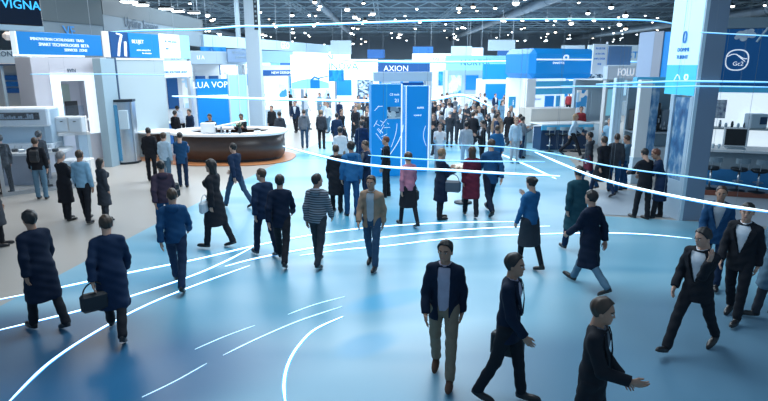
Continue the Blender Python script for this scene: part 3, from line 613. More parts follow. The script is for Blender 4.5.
def stool(x, y, rz, label, grp, seatm=darkmetal, h=.75):
    t = empty('bar_stool', (x, y, 0), rz, label, 'stool', grp)
    MB().lathe([(.22, 0), (.22, .015), (.05, .035), (.035, .05)], n=20).build('base', darkmetal, t, True)
    MB().tube([(0, 0, .03), (0, 0, h-.05)], .028, 10).build('post', steel, t, True)
    MB().lathe([(.03, h-.06), (.16, h-.05), (.22, h-.01), (.23, h+.03), (.2, h+.05)], n=24).build('seat', seatm, t, True)
    mb = MB(); n = 14
    vs = []; 
    for k in range(n+1):
        a = math.radians(-60+120*k/n)+PI/2
        for (r, z) in ((.22, h+.20), (.25, h+.20), (.25, h+.34), (.22, h+.34)): vs.append((r*math.cos(a), -r*math.sin(a), z))
    fs = [(4*k+j, 4*k+(j+1) % 4, 4*k+4+(j+1) % 4, 4*k+4+j) for k in range(n) for j in range(4)]+[(0, 1, 2, 3), (4*n+3, 4*n+2, 4*n+1, 4*n)]
    mb.add(vs, fs); mb.build('backrest', palegrey, t)
    mb = MB(); mb.tube([(-.12, -.2, h+.02), (-.12, -.215, h+.22)], .012, 6); mb.tube([(.12, -.2, h+.02), (.12, -.215, h+.22)], .012, 6); mb.build('back_bracket', steel, t)
    MB().tube([(.13*math.cos(a*.3), .13*math.sin(a*.3), .28) for a in range(22)], .01, 5).build('footrest', steel, t)
    return t
for k, px in enumerate((549, 562, 575, 586)):
    p = g(px, 151.5); stool(p.x, p.y, .1, ('leftmost', 'second from left', 'third from left', 'rightmost')[k]+' of four bar stools at the cyan-edged counter', 'bar stools at the cyan-edged counter')
e, L = stand('grey_pedestal', (517, 140, 23), (527, 140, 23.1), 'small grey pedestal box left of the blue header booth', 'pedestal'); MB().bb(0, L, 0, .4, 0, 1.25, .02).build('body', palegrey, e); MB().bb(-.04, L+.04, -.04, .44, 1.25, 1.3).build('top', white, e)
# signs right of it
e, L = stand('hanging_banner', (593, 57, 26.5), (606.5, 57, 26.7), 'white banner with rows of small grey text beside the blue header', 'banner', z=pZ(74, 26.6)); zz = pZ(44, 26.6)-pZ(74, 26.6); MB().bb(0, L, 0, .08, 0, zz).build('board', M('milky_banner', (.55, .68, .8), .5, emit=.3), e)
for k in range(4): text('lettering', ('REGISTER', 'at the info', 'INFO DESK', 'daily')[k], .12, letterblue, e, (L*.5, -.01, zz*(.85-.17*k)))
MB().bb(L, L+.05, 0, .1, -.2, zz+.1).build('rail', white, e); MB().tube([(L/2, .04, zz), (L/2, .04, HZ-e.location.z)], .01, 4).build('cable', wire, e)
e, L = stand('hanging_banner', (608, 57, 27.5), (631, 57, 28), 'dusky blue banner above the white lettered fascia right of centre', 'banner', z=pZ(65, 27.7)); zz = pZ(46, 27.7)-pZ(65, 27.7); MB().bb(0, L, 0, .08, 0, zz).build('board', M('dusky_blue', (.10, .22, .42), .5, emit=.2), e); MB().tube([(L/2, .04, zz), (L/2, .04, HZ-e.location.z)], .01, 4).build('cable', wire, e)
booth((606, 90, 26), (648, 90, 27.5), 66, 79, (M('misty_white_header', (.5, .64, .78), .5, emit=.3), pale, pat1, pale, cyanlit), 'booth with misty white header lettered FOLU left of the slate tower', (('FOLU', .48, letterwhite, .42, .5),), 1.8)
# slate tower + banners
e, L = stand('tower', (637, 60, 22.4), (652, 60, 21.5), 'blue-grey square tower right of the misty white header', 'tower'); zt = pZ(32, 22)
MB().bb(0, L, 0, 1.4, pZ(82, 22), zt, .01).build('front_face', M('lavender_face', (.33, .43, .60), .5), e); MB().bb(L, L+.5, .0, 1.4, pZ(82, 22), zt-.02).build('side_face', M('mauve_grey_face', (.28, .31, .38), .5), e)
mb = MB(); mb.bb(0, .15, 0, .15, 0, pZ(82, 22)); mb.bb(L+.35, L+.5, 0, .15, 0, pZ(82, 22)); mb.build('leg', white, e)
e, L = stand('vertical_banner', (662, 60, 21), (670.5, 60, 20.6), 'tall bright blue vertical banner behind the lit pillar sign', 'banner'); MB().bb(0, L, 0, .1, 0, pZ(32, 21)).build('board', brightblue, e)
e, L = stand('vertical_banner', (671, 60, 20.5), (684, 60, 19.8), 'tall white vertical banner with dark curl logo behind the lit pillar sign', 'banner'); MB().bb(0, L, 0, .1, 0, pZ(33, 20.3)).build('board', pale, e)
mb = MB(); zc = pZ(40, 20.3); mb.tube([(L*.5+.13*math.cos(a*.35+.6), -.02, zc+.16*math.sin(a*.35+.6)) for a in range(14)], .03, 6); mb.build('curl_logo', navy, e); text('lettering', 'mide', .14, letterblue, e, (L*.45, -.01, zc-.55))

# --- booth with glass posts and machines, right
e, L = stand('machine_booth', (641, 130, 18.5), (686, 130, 18.5), 'booth with white posts and dark machinery left of the grey pillar', 'booth'); zt = pZ(86, 18.5)
MB().bb(-.3, L, 0, .3, zt, zt+.28).build('cyan_header', cyan, e); MB().bb(-.0, L, 1.25, 1.35, 0, zt).build('back_wall', M('machine_wall', (.20, .28, .34), .5), e)
MB().bb(.2, L-.1, .35, .9, 0, 1.0, .02).build('counter', white, e); MB().bb(0, L, .35, 1.24, 1.45, 1.5).build('shelf', steel, e)
for k in range(3): MB().bb(.05+k*.48, .48+k*.48, .75, 1.22, 1.52, 2.2+.25*(k % 2), .03).build('machine', (darkmetal, black, M('grey_machine', (.2, .24, .28), .4))[k], e)
mb = MB()
for k in range(26): mb.box((.08+k*.053, .70+.03*(k % 3), 1.58+random.random()*.45), (.035, .08, .05+random.random()*.1))
mb.build('dials', steel, e)
MB().bb(L*.5, L*.95, .5, .9, 1.0, 1.42).build('grey_drawers', palegrey, e)
for (pxa, pxb, yb, yt, Y, lb, gm) in ((610, 617, 150, 78, 19.5, 'narrow white post at the left end of the machine booth', None), (630.5, 640.5, 186, 80, 17.6, 'white upright carrying a blue photo poster beside the dark-suited man', 1), (641, 646, 160, 84, 18.2, 'slim pale post right of the photo poster upright', None)):
    e, L = stand('upright_post', (pxa, yb, Y), (pxb+1, yb, Y), lb, 'post'); MB().bb(0, L, 0, .25, 0, pZ(yt, Y), .01).build('post', pale if not gm else white, e)
    if gm: MB().bb(L, L+.25, 0, .12, .9, pZ(yt, Y)-.2).build('photo_poster', pattern('photo_blue_a', [(.01, .07, .22), (.12, .28, .48), (.5, .6, .68)], (2, 1, 1), 'noise', emit=0, nscale=3), e); MB().bb(-.02, L+.28, -.02, .3, 0, .85).build('plinth', pale, e)
e, L = stand('slim_upright', (675, 180, 14.4), (681, 180, 14.3), 'slim white upright immediately left of the poster frame on the pillar', 'post'); MB().bb(0, .10, 0, .2, 0, pZ(90, 14.4)).build('post', white, e)
# --- tall grey pillar with lit sign
pb = g(700, 216); Yp = pb.y
Ax = pX(698, 100, Yp-.45); Bx = pX(733, 100, Yp-.45)
e = empty('pillar', (Ax, Yp-.45, 0), 0, 'tall blue-grey pillar carrying a lit cyan sign on its left', 'pillar')
wP = 0.46
MB().bb(0, wP, 0, .35, 0, 5.9, .01).build('shaft', lavgrey, e)
MB().bb(-.08, .0, .0, .15, 0, 5.9).build('light_edge', pale, e)
# sign face turned towards the hall centre
sg = empty('lit_sign', (Ax-.08, Yp-.40, 0), math.atan2(-1.1, 1) , 'pale glowing sign with blue logo on the left of the grey pillar', 'sign')
P0 = Vector((pX(669, 50, Yp+.75), Yp+.75)); P1 = Vector((Ax-.09, Yp-.40)); d = P1-P0
sg.location = (P0.x, P0.y, 0); sg.rotation_euler = (0, 0, math.atan2(d.y, d.x)); L = d.length
zlo = 3.0; zhi = 5.75
MB().bb(0, L, 0, .15, zlo+.7, zhi).build('upper_face', M('sign_white_cyan', (.6, .85, .92), .4, emit=.5, ecol=(.45, .8, .9)), sg); MB().bb(0, L, 0, .15, zlo, zlo+.7).build('lower_face', M('sign_cyan', (.05, .5, .75), .4, emit=.45, ecol=(.06, .55, .85)), sg)
text('lettering', 'DOMMI', .13, letterblue, sg, (L*.50, -.01, zlo+1.05)); text('lettering', 'TURINT', .125, letterblue, sg, (L*.49, -.01, zlo+.88))
ring_at('oval_logo', letterblue, sg, oval(.07, .14), oval(.035, .10), (L*.52, -.01, zlo+1.34))
ring_at('ring_logo', letterwhite, sg, oval(.07, .07), oval(.045, .045), (L*.72, -.01, zlo+.42))
mb = MB(); mb.tube([(L*.3+.03*k, -.01, zlo+.3+.17*math.sin(k*.35)) for k in range(9)], .012, 5); mb.build('swoosh', letterwhite, sg)
pf = empty('framed_poster', sg.location, sg.rotation_euler.z, 'tall white frame with blue photo poster under the lit sign', 'poster')
mb = MB(); mb.bb(L*.28, L*.38, 0, .15, 0, zlo-.02); mb.bb(L*.90, L, 0, .15, 0, zlo-.02); mb.bb(L*.38, L*.90, 0, .15, 0, .95); mb.build('frame', M('white_blue_frame', (.42, .55, .66), .4), pf)
MB().bb(L*.38, L*.90, .03, .1, .95, zlo-.05).build('photo', pattern('photo_blue_b', [(.01, .06, .18), (.05, .18, .36), (.45, .55, .62)], (2, 1, 1), 'noise', emit=0, nscale=2.5), pf)

# --- right booth : blue wall, white wall, counter, stools, platform
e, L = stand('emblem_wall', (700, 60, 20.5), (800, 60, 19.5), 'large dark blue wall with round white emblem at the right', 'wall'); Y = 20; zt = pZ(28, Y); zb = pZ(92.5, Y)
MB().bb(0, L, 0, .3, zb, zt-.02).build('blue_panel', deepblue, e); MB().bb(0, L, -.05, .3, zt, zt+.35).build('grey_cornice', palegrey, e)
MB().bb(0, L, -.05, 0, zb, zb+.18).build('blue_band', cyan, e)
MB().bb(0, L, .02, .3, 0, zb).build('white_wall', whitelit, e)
cx = L*.38; cz = pZ(60, Y)
ring_at('emblem_ring', letterwhite, e, oval(.36, .36), oval(.325, .325), (cx, -.01, cz))
mb = MB(); mb.tube([(cx-.3+.06*k, -.02, cz+.12+.08*math.sin(k*.5)) for k in range(11)], .015, 5); mb.tube([(cx-.05, -.02, cz+.2), (cx+.25, -.02, cz-.05)], .015, 5); mb.build('emblem_sketch', letterwhite, e)
text('emblem_letters', 'Gc2', .2, letterwhite, e, (cx+.05, -.02, cz-.13))
fl = MB()
for (dx, dz, r) in ((-.1, .0, .16), (.1, .03, .18), (.25, -.02, .13), (.0, -.13, .12), (-.2, -.1, .08), (.2, .12, .1)): fl.add([(cx+.1+dx+r*math.cos(a*PI/5), -.015-.003*dx, cz+.85+dz+r*.8*math.sin(a*PI/5)) for a in range(10)], [tuple(range(10))])
fl.build('white_flower_picture', pattern('petals', [(.5, .6, .75), (.8, .85, .9)], kind='noise', nscale=6), e)
mb = MB(); mb.tube([(L*.55, -.015, cz+.6), (L*.62, -.015, cz+.95), (L*.66, -.015, cz+1.2)], .04, 5); mb.tube([(L*.72, -.015, cz+.5), (L*.85, -.015, cz+.9)], .05, 5); mb.build('pale_streak_picture', pale, e)
pz = pZ(113, Y); MB().bb(L*.22, L*.34, -.03, .02, pz-.2, pz+.45).build('picture', pattern('blue_photo', [(.08, .12, .28), (.5, .55, .62), (.75, .8, .85)], (3, 1, 3), 'noise', nscale=2.5), e)
MB().bb(0, L, -.5, .02, 1.5, 1.56).build('shelf', M('grey_shelf', (.35, .42, .45), .4), e)
for k in range(12):
    x = .85+k*.19; q = empty('glassware', e.matrix_basis @ Vector((x, -.25, 1.56)), 0, 'small item of glassware on the back shelf behind the bar', 'glassware', 'glassware on the back shelf')
    h = .12+random.random()*.14; MB().lathe([(.04, 0), (.05, h*.5), (.03, h)], n=10).build('glass', random.choice((steel, pale, greyteal)), q, True)
q = empty('appliance', e.matrix_basis @ Vector((L*.64, -.27, 1.56)), 0, 'pale box appliance with dark front at the right end of the back shelf', 'appliance'); MB().bb(-.3, .3, -.2, .2, 0, .5, .03).build('casing', pale, q); MB().bb(.02, .26, -.22, -.19, .15, .4).build('dark_front', navy, q)
e, L = stand('bar_counter', (690, 160, 16.9), (800, 160, 16.0), 'long grey bar counter with white top behind the stools', 'counter')
e.location.z = .142
MB().bb(0, L, .1, .9, 0, 1.03).build('grey_front', M('counter_grey', (.26, .33, .38), .4), e); MB().bb(-.05, L, -.1, 1.0, 1.03, 1.11, .01).build('white_top', white, e); MB().bb(0, L, .06, .1, 0, .5).build('blue_glow_panel', M('blue_skirting', (.03, .22, .5), .4), e)
cnt = e
q = empty('laptop_monitor', e.matrix_basis @ Vector((pX(739, 140, 16.6)-e.location.x, .35, 1.11)), e.rotation_euler.z, 'dark-screened monitor on the white bar counter', 'monitor')
MB().bb(-.33, .33, 0, .05, .05, .62, .01).build('casing', white, q); MB().bb(-.28, .27, -.01, 0, .09, .58).build('screen', black, q); MB().bb(-.25, .25, -.25, .1, 0, .04, .01).build('keyboard_base', palegrey, q)
for k in range(4):
    q = empty('tray', e.matrix_basis @ Vector((.45+k*.16 if k < 3 else 2.5, .2, 1.11)), 0, ('small clear glass on the bar counter near the pillar' if k < 3 else 'thin tap standing on the bar counter right of the monitor'), 'glass' if k < 3 else 'tap', 'clear glasses near the pillar' if k < 3 else None)
    q.name = 'drinking_glass' if k < 3 else 'tap'
    if k < 3: MB().lathe([(.03, 0), (.04, .13)], n=12).build('glass', pale, q, True)
    else: MB().tube([(0, 0, 0), (0, 0, .32), (-.08, 0, .36)], .015, 8).build('spout', steel, q, True); MB().lathe([(.05, 0), (.04, .03)], n=12).build('base', steel, q)
e, L = stand('bar_platform', (694, 190, 16.1), (810, 190, 15.2), 'low red-brown edged platform under the bar stools', 'platform')
MB().bb(0, L, 0, 3.2, .0005, .14, .01).build('deck', M('grey_deck', (.22, .27, .31), .4), e); MB().bb(0, L, -.04, 0, .0005, .15).build('red_brown_edge', redwood, e)
bp = e
for k, px in enumerate((710.5, 738.5, 759)):
    Y = 16.2-.25*k; s = stool(pX(px, 176, Y), Y, 0, ('leftmost of three bar stools, next to the grey pillar', 'middle one of three bar stools at the right counter', 'rightmost of three bar stools at the right counter')[k], 'bar stools at the grey counter', darkmetal, .62); s.location.z = .145
# the counter stands behind on the deck: raise nothing, deck starts in front
o = MB().prism([(p.x, p.y) for p in (g(594, 214.5), g(690, 219), g(850, 236), g(900, 200), g(600, 190))], .0075, .0095).build('pale_booth_mat', M('pale_grey_mat', (.36, .43, .50), .4)); tag(o, 'pale grey floor mat around the pillar and the right-hand bar', 'mat')

# --- far rows of booths
fw = ['INNOVA', 'TECHNO', 'VISTA', 'LUMEN', 'AXION', 'NORTEK', 'HALO', 'ORBIT', 'DELTA', 'SIGMA', 'POLAR', 'ZENITH', 'QUANT', 'MERIDIAN', 'FLUX', 'NIMBUS']
hdr = [whitelit, brightblue, pale, whitelit, blue, cyanlit, whitelit]
k = 0
for r, Y in enumerate((42, 52, 64, 80, 100)):
    half = Y*.62; x = -half
    while x < half:
        w = random.uniform(5, 8); cxp = W/2 + F*(x+w/2)/Y
        block = (cxp < 262 and Y < 60) or (345 < cxp < 372 and Y < 50) or (432 < cxp < 520 and Y < 50) or cxp < 150 or cxp > 690
        if not block:
            zt = random.uniform(3.6, 5.4); zb = zt-random.uniform(.9, 1.6); h0 = hdr[k % 7]
            rg = 'row '+('nearest', 'second', 'third', 'fourth', 'farthest')[r]
            e = empty('exhibition_booth', (x, Y, 0), random.uniform(-.03, .03), f"distant {'white' if h0 in (whitelit,) else 'pale' if h0 in (pale, cyanlit) else 'blue'}-headed booth lettered {fw[k%16]} in the {('nearest','second','third','fourth','farthest')[r]} background row", 'booth', 'distant booths in the background rows')
            MB().bb(0, w, 0, .25, zb, zt).build('header', h0, e); MB().bb(0, w, 2.4, 2.6, 0, zb).build('back_wall', (whitelit, white, pale)[k % 3], e)
            [MB().bb(a_, a_+.2, .02, .22, 0, zb).build('post', white, e) for a_ in (0, w-.2)]
            for j in range(3): MB().bb(w*(.1+.3*j), w*(.32+.3*j), 2.3, 2.38, 1.1+.3*(j % 2), zb*.85).build('wall_screen', (pat1, brightblue, pat3, pat4, pat2)[(k+j) % 5], e)
            MB().bb(w*.15, w*.6, .6, 1.2, 0, 1.05).build('display_counter', (white, cyan, pale)[(k+r) % 3], e)
            text('lettering', fw[k % 16], .7, letterblue if h0 in (whitelit, pale, cyanlit) else letterwhite, e, (w/2, -.01, (zb+zt)/2))
            if k % 2: q = MB().bb(w*.7, w*.92, .5, .6, 1.4, 2.6).build('standing_screen', (pat2, blue)[k//2 % 2], e); MB().bb(w*.79, w*.83, .52, .58, 0, 1.4).build('screen_pole', steel, q)
            k += 1
        x += w+random.uniform(.3, 1.6)
# hanging banners deep in the hall
for i in range(9):
    Y = random.uniform(48, 75); px = random.uniform(330, 610); z = random.uniform(4.3, 5.0); w = random.uniform(1.5, 3); h = random.uniform(.8, 1.3); mt = random.choice((pale, pale, blue, deepblue, M('misty', (.35, .5, .65), .5)))
    e = empty('hanging_banner', (pX(px, 60, Y), Y, z), 0, 'distant rectangular banner hung high over the far booths', 'banner', 'distant hanging banners')
    MB().bb(-w/2, w/2, 0, .1, 0, h).build('board', mt, e); mb = MB(); [mb.tube([(s*w*.4, .05, h), (s*w*.4, .05, HZ-z)], .015, 4) for s in (-1, 1)]; mb.build('cable', wire, e)
# ------------------------------------------------------------------ people
def nets(fn, lo, hi, h):
    """surface nets on a signed distance function -> verts, quads"""
    lo = np.array(lo, float); n = np.maximum(3, np.ceil((np.array(hi)-lo)/h).astype(int)+1)
    ax = [lo[i]+h*np.arange(n[i]) for i in range(3)]
    P = np.stack(np.meshgrid(*ax, indexing='ij'), -1).astype(np.float32)
    D = fn(P); s = D < 0
    nx, ny, nz = D.shape
    acc = np.zeros((nx-1, ny-1, nz-1, 3)); cnt = np.zeros((nx-1, ny-1, nz-1))
    def sl(o, ex=None): return tuple(slice(o[i], o[i]+(n[i]-1)) for i in range(3))
    cor = [(a, b, c) for a in (0, 1) for b in (0, 1) for c in (0, 1)]
    for a in range(3):
        for o in cor:
            if o[a]: continue
            o2 = list(o); o2[a] = 1
            d0 = D[sl(o)]; d1 = D[sl(o2)]; cr = (d0 < 0) != (d1 < 0)
            t = np.where(cr, d0/np.where(cr, d0-d1, 1), 0)
            for i in range(3): acc[..., i] += cr*(o[i]+(t if i == a else 0))
            cnt += cr
    ins = cnt > 0; idx = -np.ones(cnt.shape, int); idx[ins] = np.arange(ins.sum())
    cell = np.argwhere(ins); V = lo+h*(cell+acc[ins]/cnt[ins][:, None])
    Q = []
    for a in range(3):
        b, c = (a+1) % 3, (a+2) % 3
        s0 = [slice(1, -1)]*3; s0[a] = slice(0, -1); s1 = list(s0); s1[a] = slice(1, None)
        A = s[tuple(s0)]; B = s[tuple(s1)]; e = np.argwhere(A != B)
        if not len(e): continue
        fl = A[tuple(e.T)]; e = e.copy()
        for i in range(3):
            if i != a: e[:, i] += 1
        def ix(db, dc):
            q = e.copy(); q[:, b] += db; q[:, c] += dc; return idx[tuple(q.T)]
        q = np.stack([ix(-1, -1), ix(0, -1), ix(0, 0), ix(-1, 0)], 1)
        q[~fl] = q[~fl][:, ::-1]; Q.append(q)
    Q = np.concatenate(Q) if Q else np.zeros((0, 4), int)
    return V, Q[(Q >= 0).all(1)]
def cap(P, a, b, r1, r2):
    a = np.array(a, np.float32); b = np.array(b, np.float32); ba = b-a; t = np.clip(((P-a)@ba)/max(1e-9, ba@ba), 0, 1)
    return np.linalg.norm(P-a-t[..., None]*ba, axis=-1)-(r1+(r2-r1)*t)
def ell(P, c, r, R=None):
    q = P-np.array(c, np.float32)
    if R is not None: q = q@np.array(R, np.float32)
    r = np.array(r, np.float32); k0 = np.linalg.norm(q/r, axis=-1); k1 = np.linalg.norm(q/(r*r), axis=-1); return k0*(k0-1)/np.maximum(k1, 1e-6)
def smin(a, b, k): h = np.clip(.5+.5*(b-a)/k, 0, 1); return b+(a-b)*h-k*h*(1-h)
def smax(a, b, k): return -smin(-a, -b, k)
def to_mesh(name, parts, mats):
    """parts: (V, Q, material index or array)"""
    vs = []; fs = []; mi = []; k = 0
    for V, Q, m in parts:
        vs.append(V); fs.append(Q+k); k += len(V); mi.append(np.full(len(Q), m) if np.isscalar(m) else m)
    V = np.concatenate(vs); Q = np.concatenate(fs); me = bpy.data.meshes.new(name)
    me.from_pydata(V.tolist(), [], Q.tolist())
    for m in mats: me.materials.append(m)
    me.polygons.foreach_set('material_index', np.concatenate(mi).astype(np.int32)); me.polygons.foreach_set('use_smooth', np.ones(len(Q), bool)); me.update(); return me
def xf(VQ, R, t): V, Q = VQ; return V@np.array(R).T+np.array(t), Q

# --- head (origin at skull centre, facing +Y)
def head_fn(P):
    d = ell(P, (0, -.008, .025), (.076, .095, .095))
    d = smin(d, ell(P, (0, .022, -.045), (.058, .066, .070)), .035)
    d = smin(d, ell(P, (0, .062, -.092), (.026, .024, .02)), .025)
    d = smin(d, cap(P, (0, -.02, -.06), (0, -.035, -.20), .055, .060), .03)
    for s in (-1, 1):
        d = smax(d, -ell(P, (s*.032, .100, .005), (.018, .018, .012)), .012)
        d = smin(d, ell(P, (s*.080, -.008, -.008), (.010, .020, .033)), .008)
        d = smin(d, cap(P, (s*.012, .088, .022), (s*.045, .074, .024), .007, .006), .012)
    d = smin(d, cap(P, (0, .086, .010), (0, .099, -.026), .007, .011), .010)
    d = smin(d, ell(P, (0, .083, -.060), (.024, .010, .009)), .006)
    return d
HV = nets(head_fn, (-.11, -.13, -.23), (.11, .15, .14), .0085)
cen = HV[0][HV[1]].mean(1)
hm_ = np.zeros(len(HV[1]), int); hm_[(abs(cen[:, 0]) < .024) & (cen[:, 1] > .075) & (abs(cen[:, 2]+.060) < .008)] = 3
hm_[(abs(abs(cen[:, 0])-.030) < .020) & (cen[:, 1] > .06) & (abs(cen[:, 2]-.027) < .006)] = 2
EYE = nets(lambda P: np.minimum(ell(P, (-.031, .082, .004), (.012, .012, .009)), ell(P, (.031, .082, .004), (.012, .012, .009))), (-.05, .06, -.012), (.05, .10, .02), .004)
ec = EYE[0][EYE[1]].mean(1); em_ = np.where((abs(abs(ec[:, 0])-.031) < .0055), 2, 1)
def hair_fn(style):
    def fn(P):
        x, y, z = P[..., 0], P[..., 1], P[..., 2]; th = {'short': .007, 'full': .013, 'long': .018, 'bun': .012, 'thin': .005, 'curly': .030}.get(style, .012)
        w = .0055*np.sin(70*x+30*z)*np.sin(60*y+25*x) if style != 'curly' else .008*np.sin(90*x)*np.sin(85*y)*np.sin(80*z)
        d = ell(P, (0, -.012, .030), (.078+th, .098+th, .098+th))+w
        keep = -(z-(-.078+np.clip(y+.09, 0, .05)*.4+np.clip((y+.035)*1.6, 0, .148)+np.clip(np.abs(x)-.04, 0, .1)*-.25))            # hairline: low behind, high over the brow
        d = smax(d, keep, .012)
        if style in ('long',):
            b = ell(P, (0, -.055, -.07), (.088, .062, .19))+w; b = smax(b, (y-.015), .01); d = smin(d, b, .02)
        if style == 'bun': d = smin(d, ell(P, (0, -.125, .05), (.04, .04, .04)), .012)
        if style == 'pony': d = smin(d, cap(P, (0, -.11, .05), (0, -.15, -.16), .028, .014), .02)
        return d
    return fn
HAIR = {k: nets(hair_fn(k), (-.125, -.19, -.28), (.125, .12, .18), .0105) for k in ('short', 'full', 'long', 'bun', 'pony', 'thin', 'curly')}
# --- hand (wrist at origin, fingers down -Z, palm facing +X for the left hand i.e. towards the thigh)
def hand_parts():
    def palm(P):
        d = ell(P, (0, 0, -.045), (.015, .040, .052)); d = smin(d, cap(P, (0, 0, .03), (0, 0, -.02), .024, .024), .02)
        d = smin(d, cap(P, (.004, .022, -.03), (.016, .045, -.055), .015, .012), .012)
        return smin(d, cap(P, (.016, .045, -.055), (.022, .052, -.088), .0105, .009), .006)
    base = [(.030, -.083, .036, .026), (.011, -.090, .041, .029), (-.010, -.087, .037, .027), (-.029, -.076, .029, .021)]
    def fn(P):
        d = palm(P)
        for y, z, l1, l2 in base:
            a = (0, y*.8, z+.03); b = (.004, y, z); c = (.016, y*1.05, z-l1*.92); e = (.032, y*1.05, z-l1*.92-l2*.8)
            d = smin(d, cap(P, a, b, .010, .0095), .006); d = np.minimum(d, smin(cap(P, b, c, .0092, .0082), cap(P, c, e, .0082, .0068), .003))
        return d
    return nets(fn, (-.03, -.06, -.17), (.06, .075, .05), .0055)
HAND = hand_parts()
def shoe_fn(P):
    d = smin(ell(P, (0, .10, .030), (.044, .105, .036)), ell(P, (0, -.02, .042), (.037, .065, .05)), .04)
    d = smin(d, cap(P, (0, -.02, .05), (0, -.025, .10), .038, .040), .03)
    d = smax(d, -(P[..., 2]-.012), .004); sole = ell(P, (0, .065, .012), (.049, .148, .30)); sole = np.maximum(sole, np.abs(P[..., 2]-.009)-.009)
    return np.minimum(d, sole)
SHOE = nets(shoe_fn, (-.065, -.11, -.01), (.065, .24, .16), .009)
shoe_mesh = {}

skins = [M('skin_light', (.52, .30, .22), .55), M('skin_tan', (.40, .22, .15), .55), M('skin_deep', (.20, .10, .07), .55)]
eyew = M('eye_white', (.6, .6, .58), .4); eyed = M('eye_dark', (.015, .012, .01), .35); lips = M('lips', (.33, .12, .11), .5)
hairm = {'black': M('black_hair', (.012, .011, .012), .5), 'brown': M('brown_hair', (.05, .03, .02), .5), 'fair': M('fair_hair', (.22, .14, .08), .5), 'grey': M('grey_hair', (.22, .22, .23), .5), 'red': M('auburn_hair', (.13, .04, .02), .5)}
CL = {}
def cloth(name, c, rough=.85):
    if name not in CL: CL[name] = M(name+'_cloth', c, rough, noise=.18, nscale=14, spec=.25)
    return CL[name]
PAL = dict(black=(.012, .014, .02), navy=(.010, .026, .065), deepnavy=(.006, .014, .035), charcoal=(.035, .042, .055), grey=(.13, .15, .18), lightgrey=(.38, .42, .47), white=(.68, .72, .78), lilac=(.38, .36, .46),
           blue=(.012, .065, .16), midblue=(.02, .12, .28), denim=(.035, .075, .135), lightblue=(.22, .40, .55), paleblue=(.42, .56, .68), khaki=(.24, .18, .13), beige=(.40, .32, .25), tan=(.30, .20, .14), maroon=(.10, .012, .03), purple=(.045, .03, .05), pink=(.42, .17, .24), brown=(.09, .05, .035), greyblue=(.10, .19, .27), teal=(.012, .06, .085), red=(.25, .03, .04))
def C_(n): return cloth(n, PAL[n])
stripe = M('striped_grey_cloth', (.1, .1, .12), .85); _nt = stripe.node_tree; _w = _nt.nodes.new('ShaderNodeTexWave'); _t = _nt.nodes.new('ShaderNodeTexCoord'); _w.bands_direction = 'Z'; _w.inputs['Scale'].default_value = 7
_r = _nt.nodes.new('ShaderNodeValToRGB'); _r.color_ramp.elements[0].color = (.03, .035, .045, 1); _r.color_ramp.elements[1].color = (.24, .27, .32, 1)
_nt.links.new(_t.outputs['Object'], _w.inputs['Vector']); _nt.links.new(_w.outputs['Fac'], _r.inputs['Fac']); _nt.links.new(_r.outputs['Color'], _nt.nodes['Principled BSDF'].inputs['Base Color']); CL['striped'] = stripe; PAL['striped'] = None
def matc(n): return stripe if n == 'striped' else C_(n)
leatherb = M('black_leather', (.012, .012, .014), .35)

def rotx(a): c, s = math.cos(a), math.sin(a); return np.array([[1, 0, 0], [0, c, -s], [0, s, c]])
def roty(a): c, s = math.cos(a), math.sin(a); return np.array([[c, 0, s], [0, 1, 0], [-s, 0, c]])
def rotz(a): c, s = math.cos(a), math.sin(a); return np.array([[c, -s, 0], [s, c, 0], [0, 0, 1]])
RD = math.radians
# pose: lean, legs (hip, knee) L/R, arms (flex, abduct, elbow) L/R, head (turn, nod)
POSE = {
 'stand':  dict(legs=((2, 2), (-3, 2)), arms=((4, 11, 12), (-3, 11, 14))),
 'walk':   dict(lean=3, legs=((25, 8), (-20, 18)), arms=((-20, 11, 15), (24, 11, 30))),
 'walk2':  dict(lean=4, legs=((-22, 22), (26, 6)), arms=((26, 11, 30), (-20, 11, 14))),
 'stroll': dict(lean=2, legs=((14, 6), (-13, 12)), arms=((-10, 11, 15), (14, 11, 25))),
 'phone':  dict(legs=((4, 3), (-4, 3)), arms=((18, 6, 95), (28, 4, 85)), nod=18),
 'face':   dict(lean=4, legs=((30, 8), (-24, 12)), arms=((-6, 10, 30), (42, -4, 132)), nod=10),
 'crossed': dict(legs=((3, 3), (-3, 3)), arms=((22, 2, 92), (20, 2, 96)), nod=6),
 'lean':   dict(lean=20, legs=((10, 4), (-4, 2)), arms=((45, 8, 40), (40, 8, 45)), nod=15),
 'carry':  dict(lean=2, legs=((10, 6), (-12, 10)), arms=((5, 10, 20), (14, 10, 80)), nod=6),
 'sit':    dict(lean=6, legs=((82, 80), (78, 78)), arms=((30, 8, 60), (28, 8, 60)), nod=12),
}
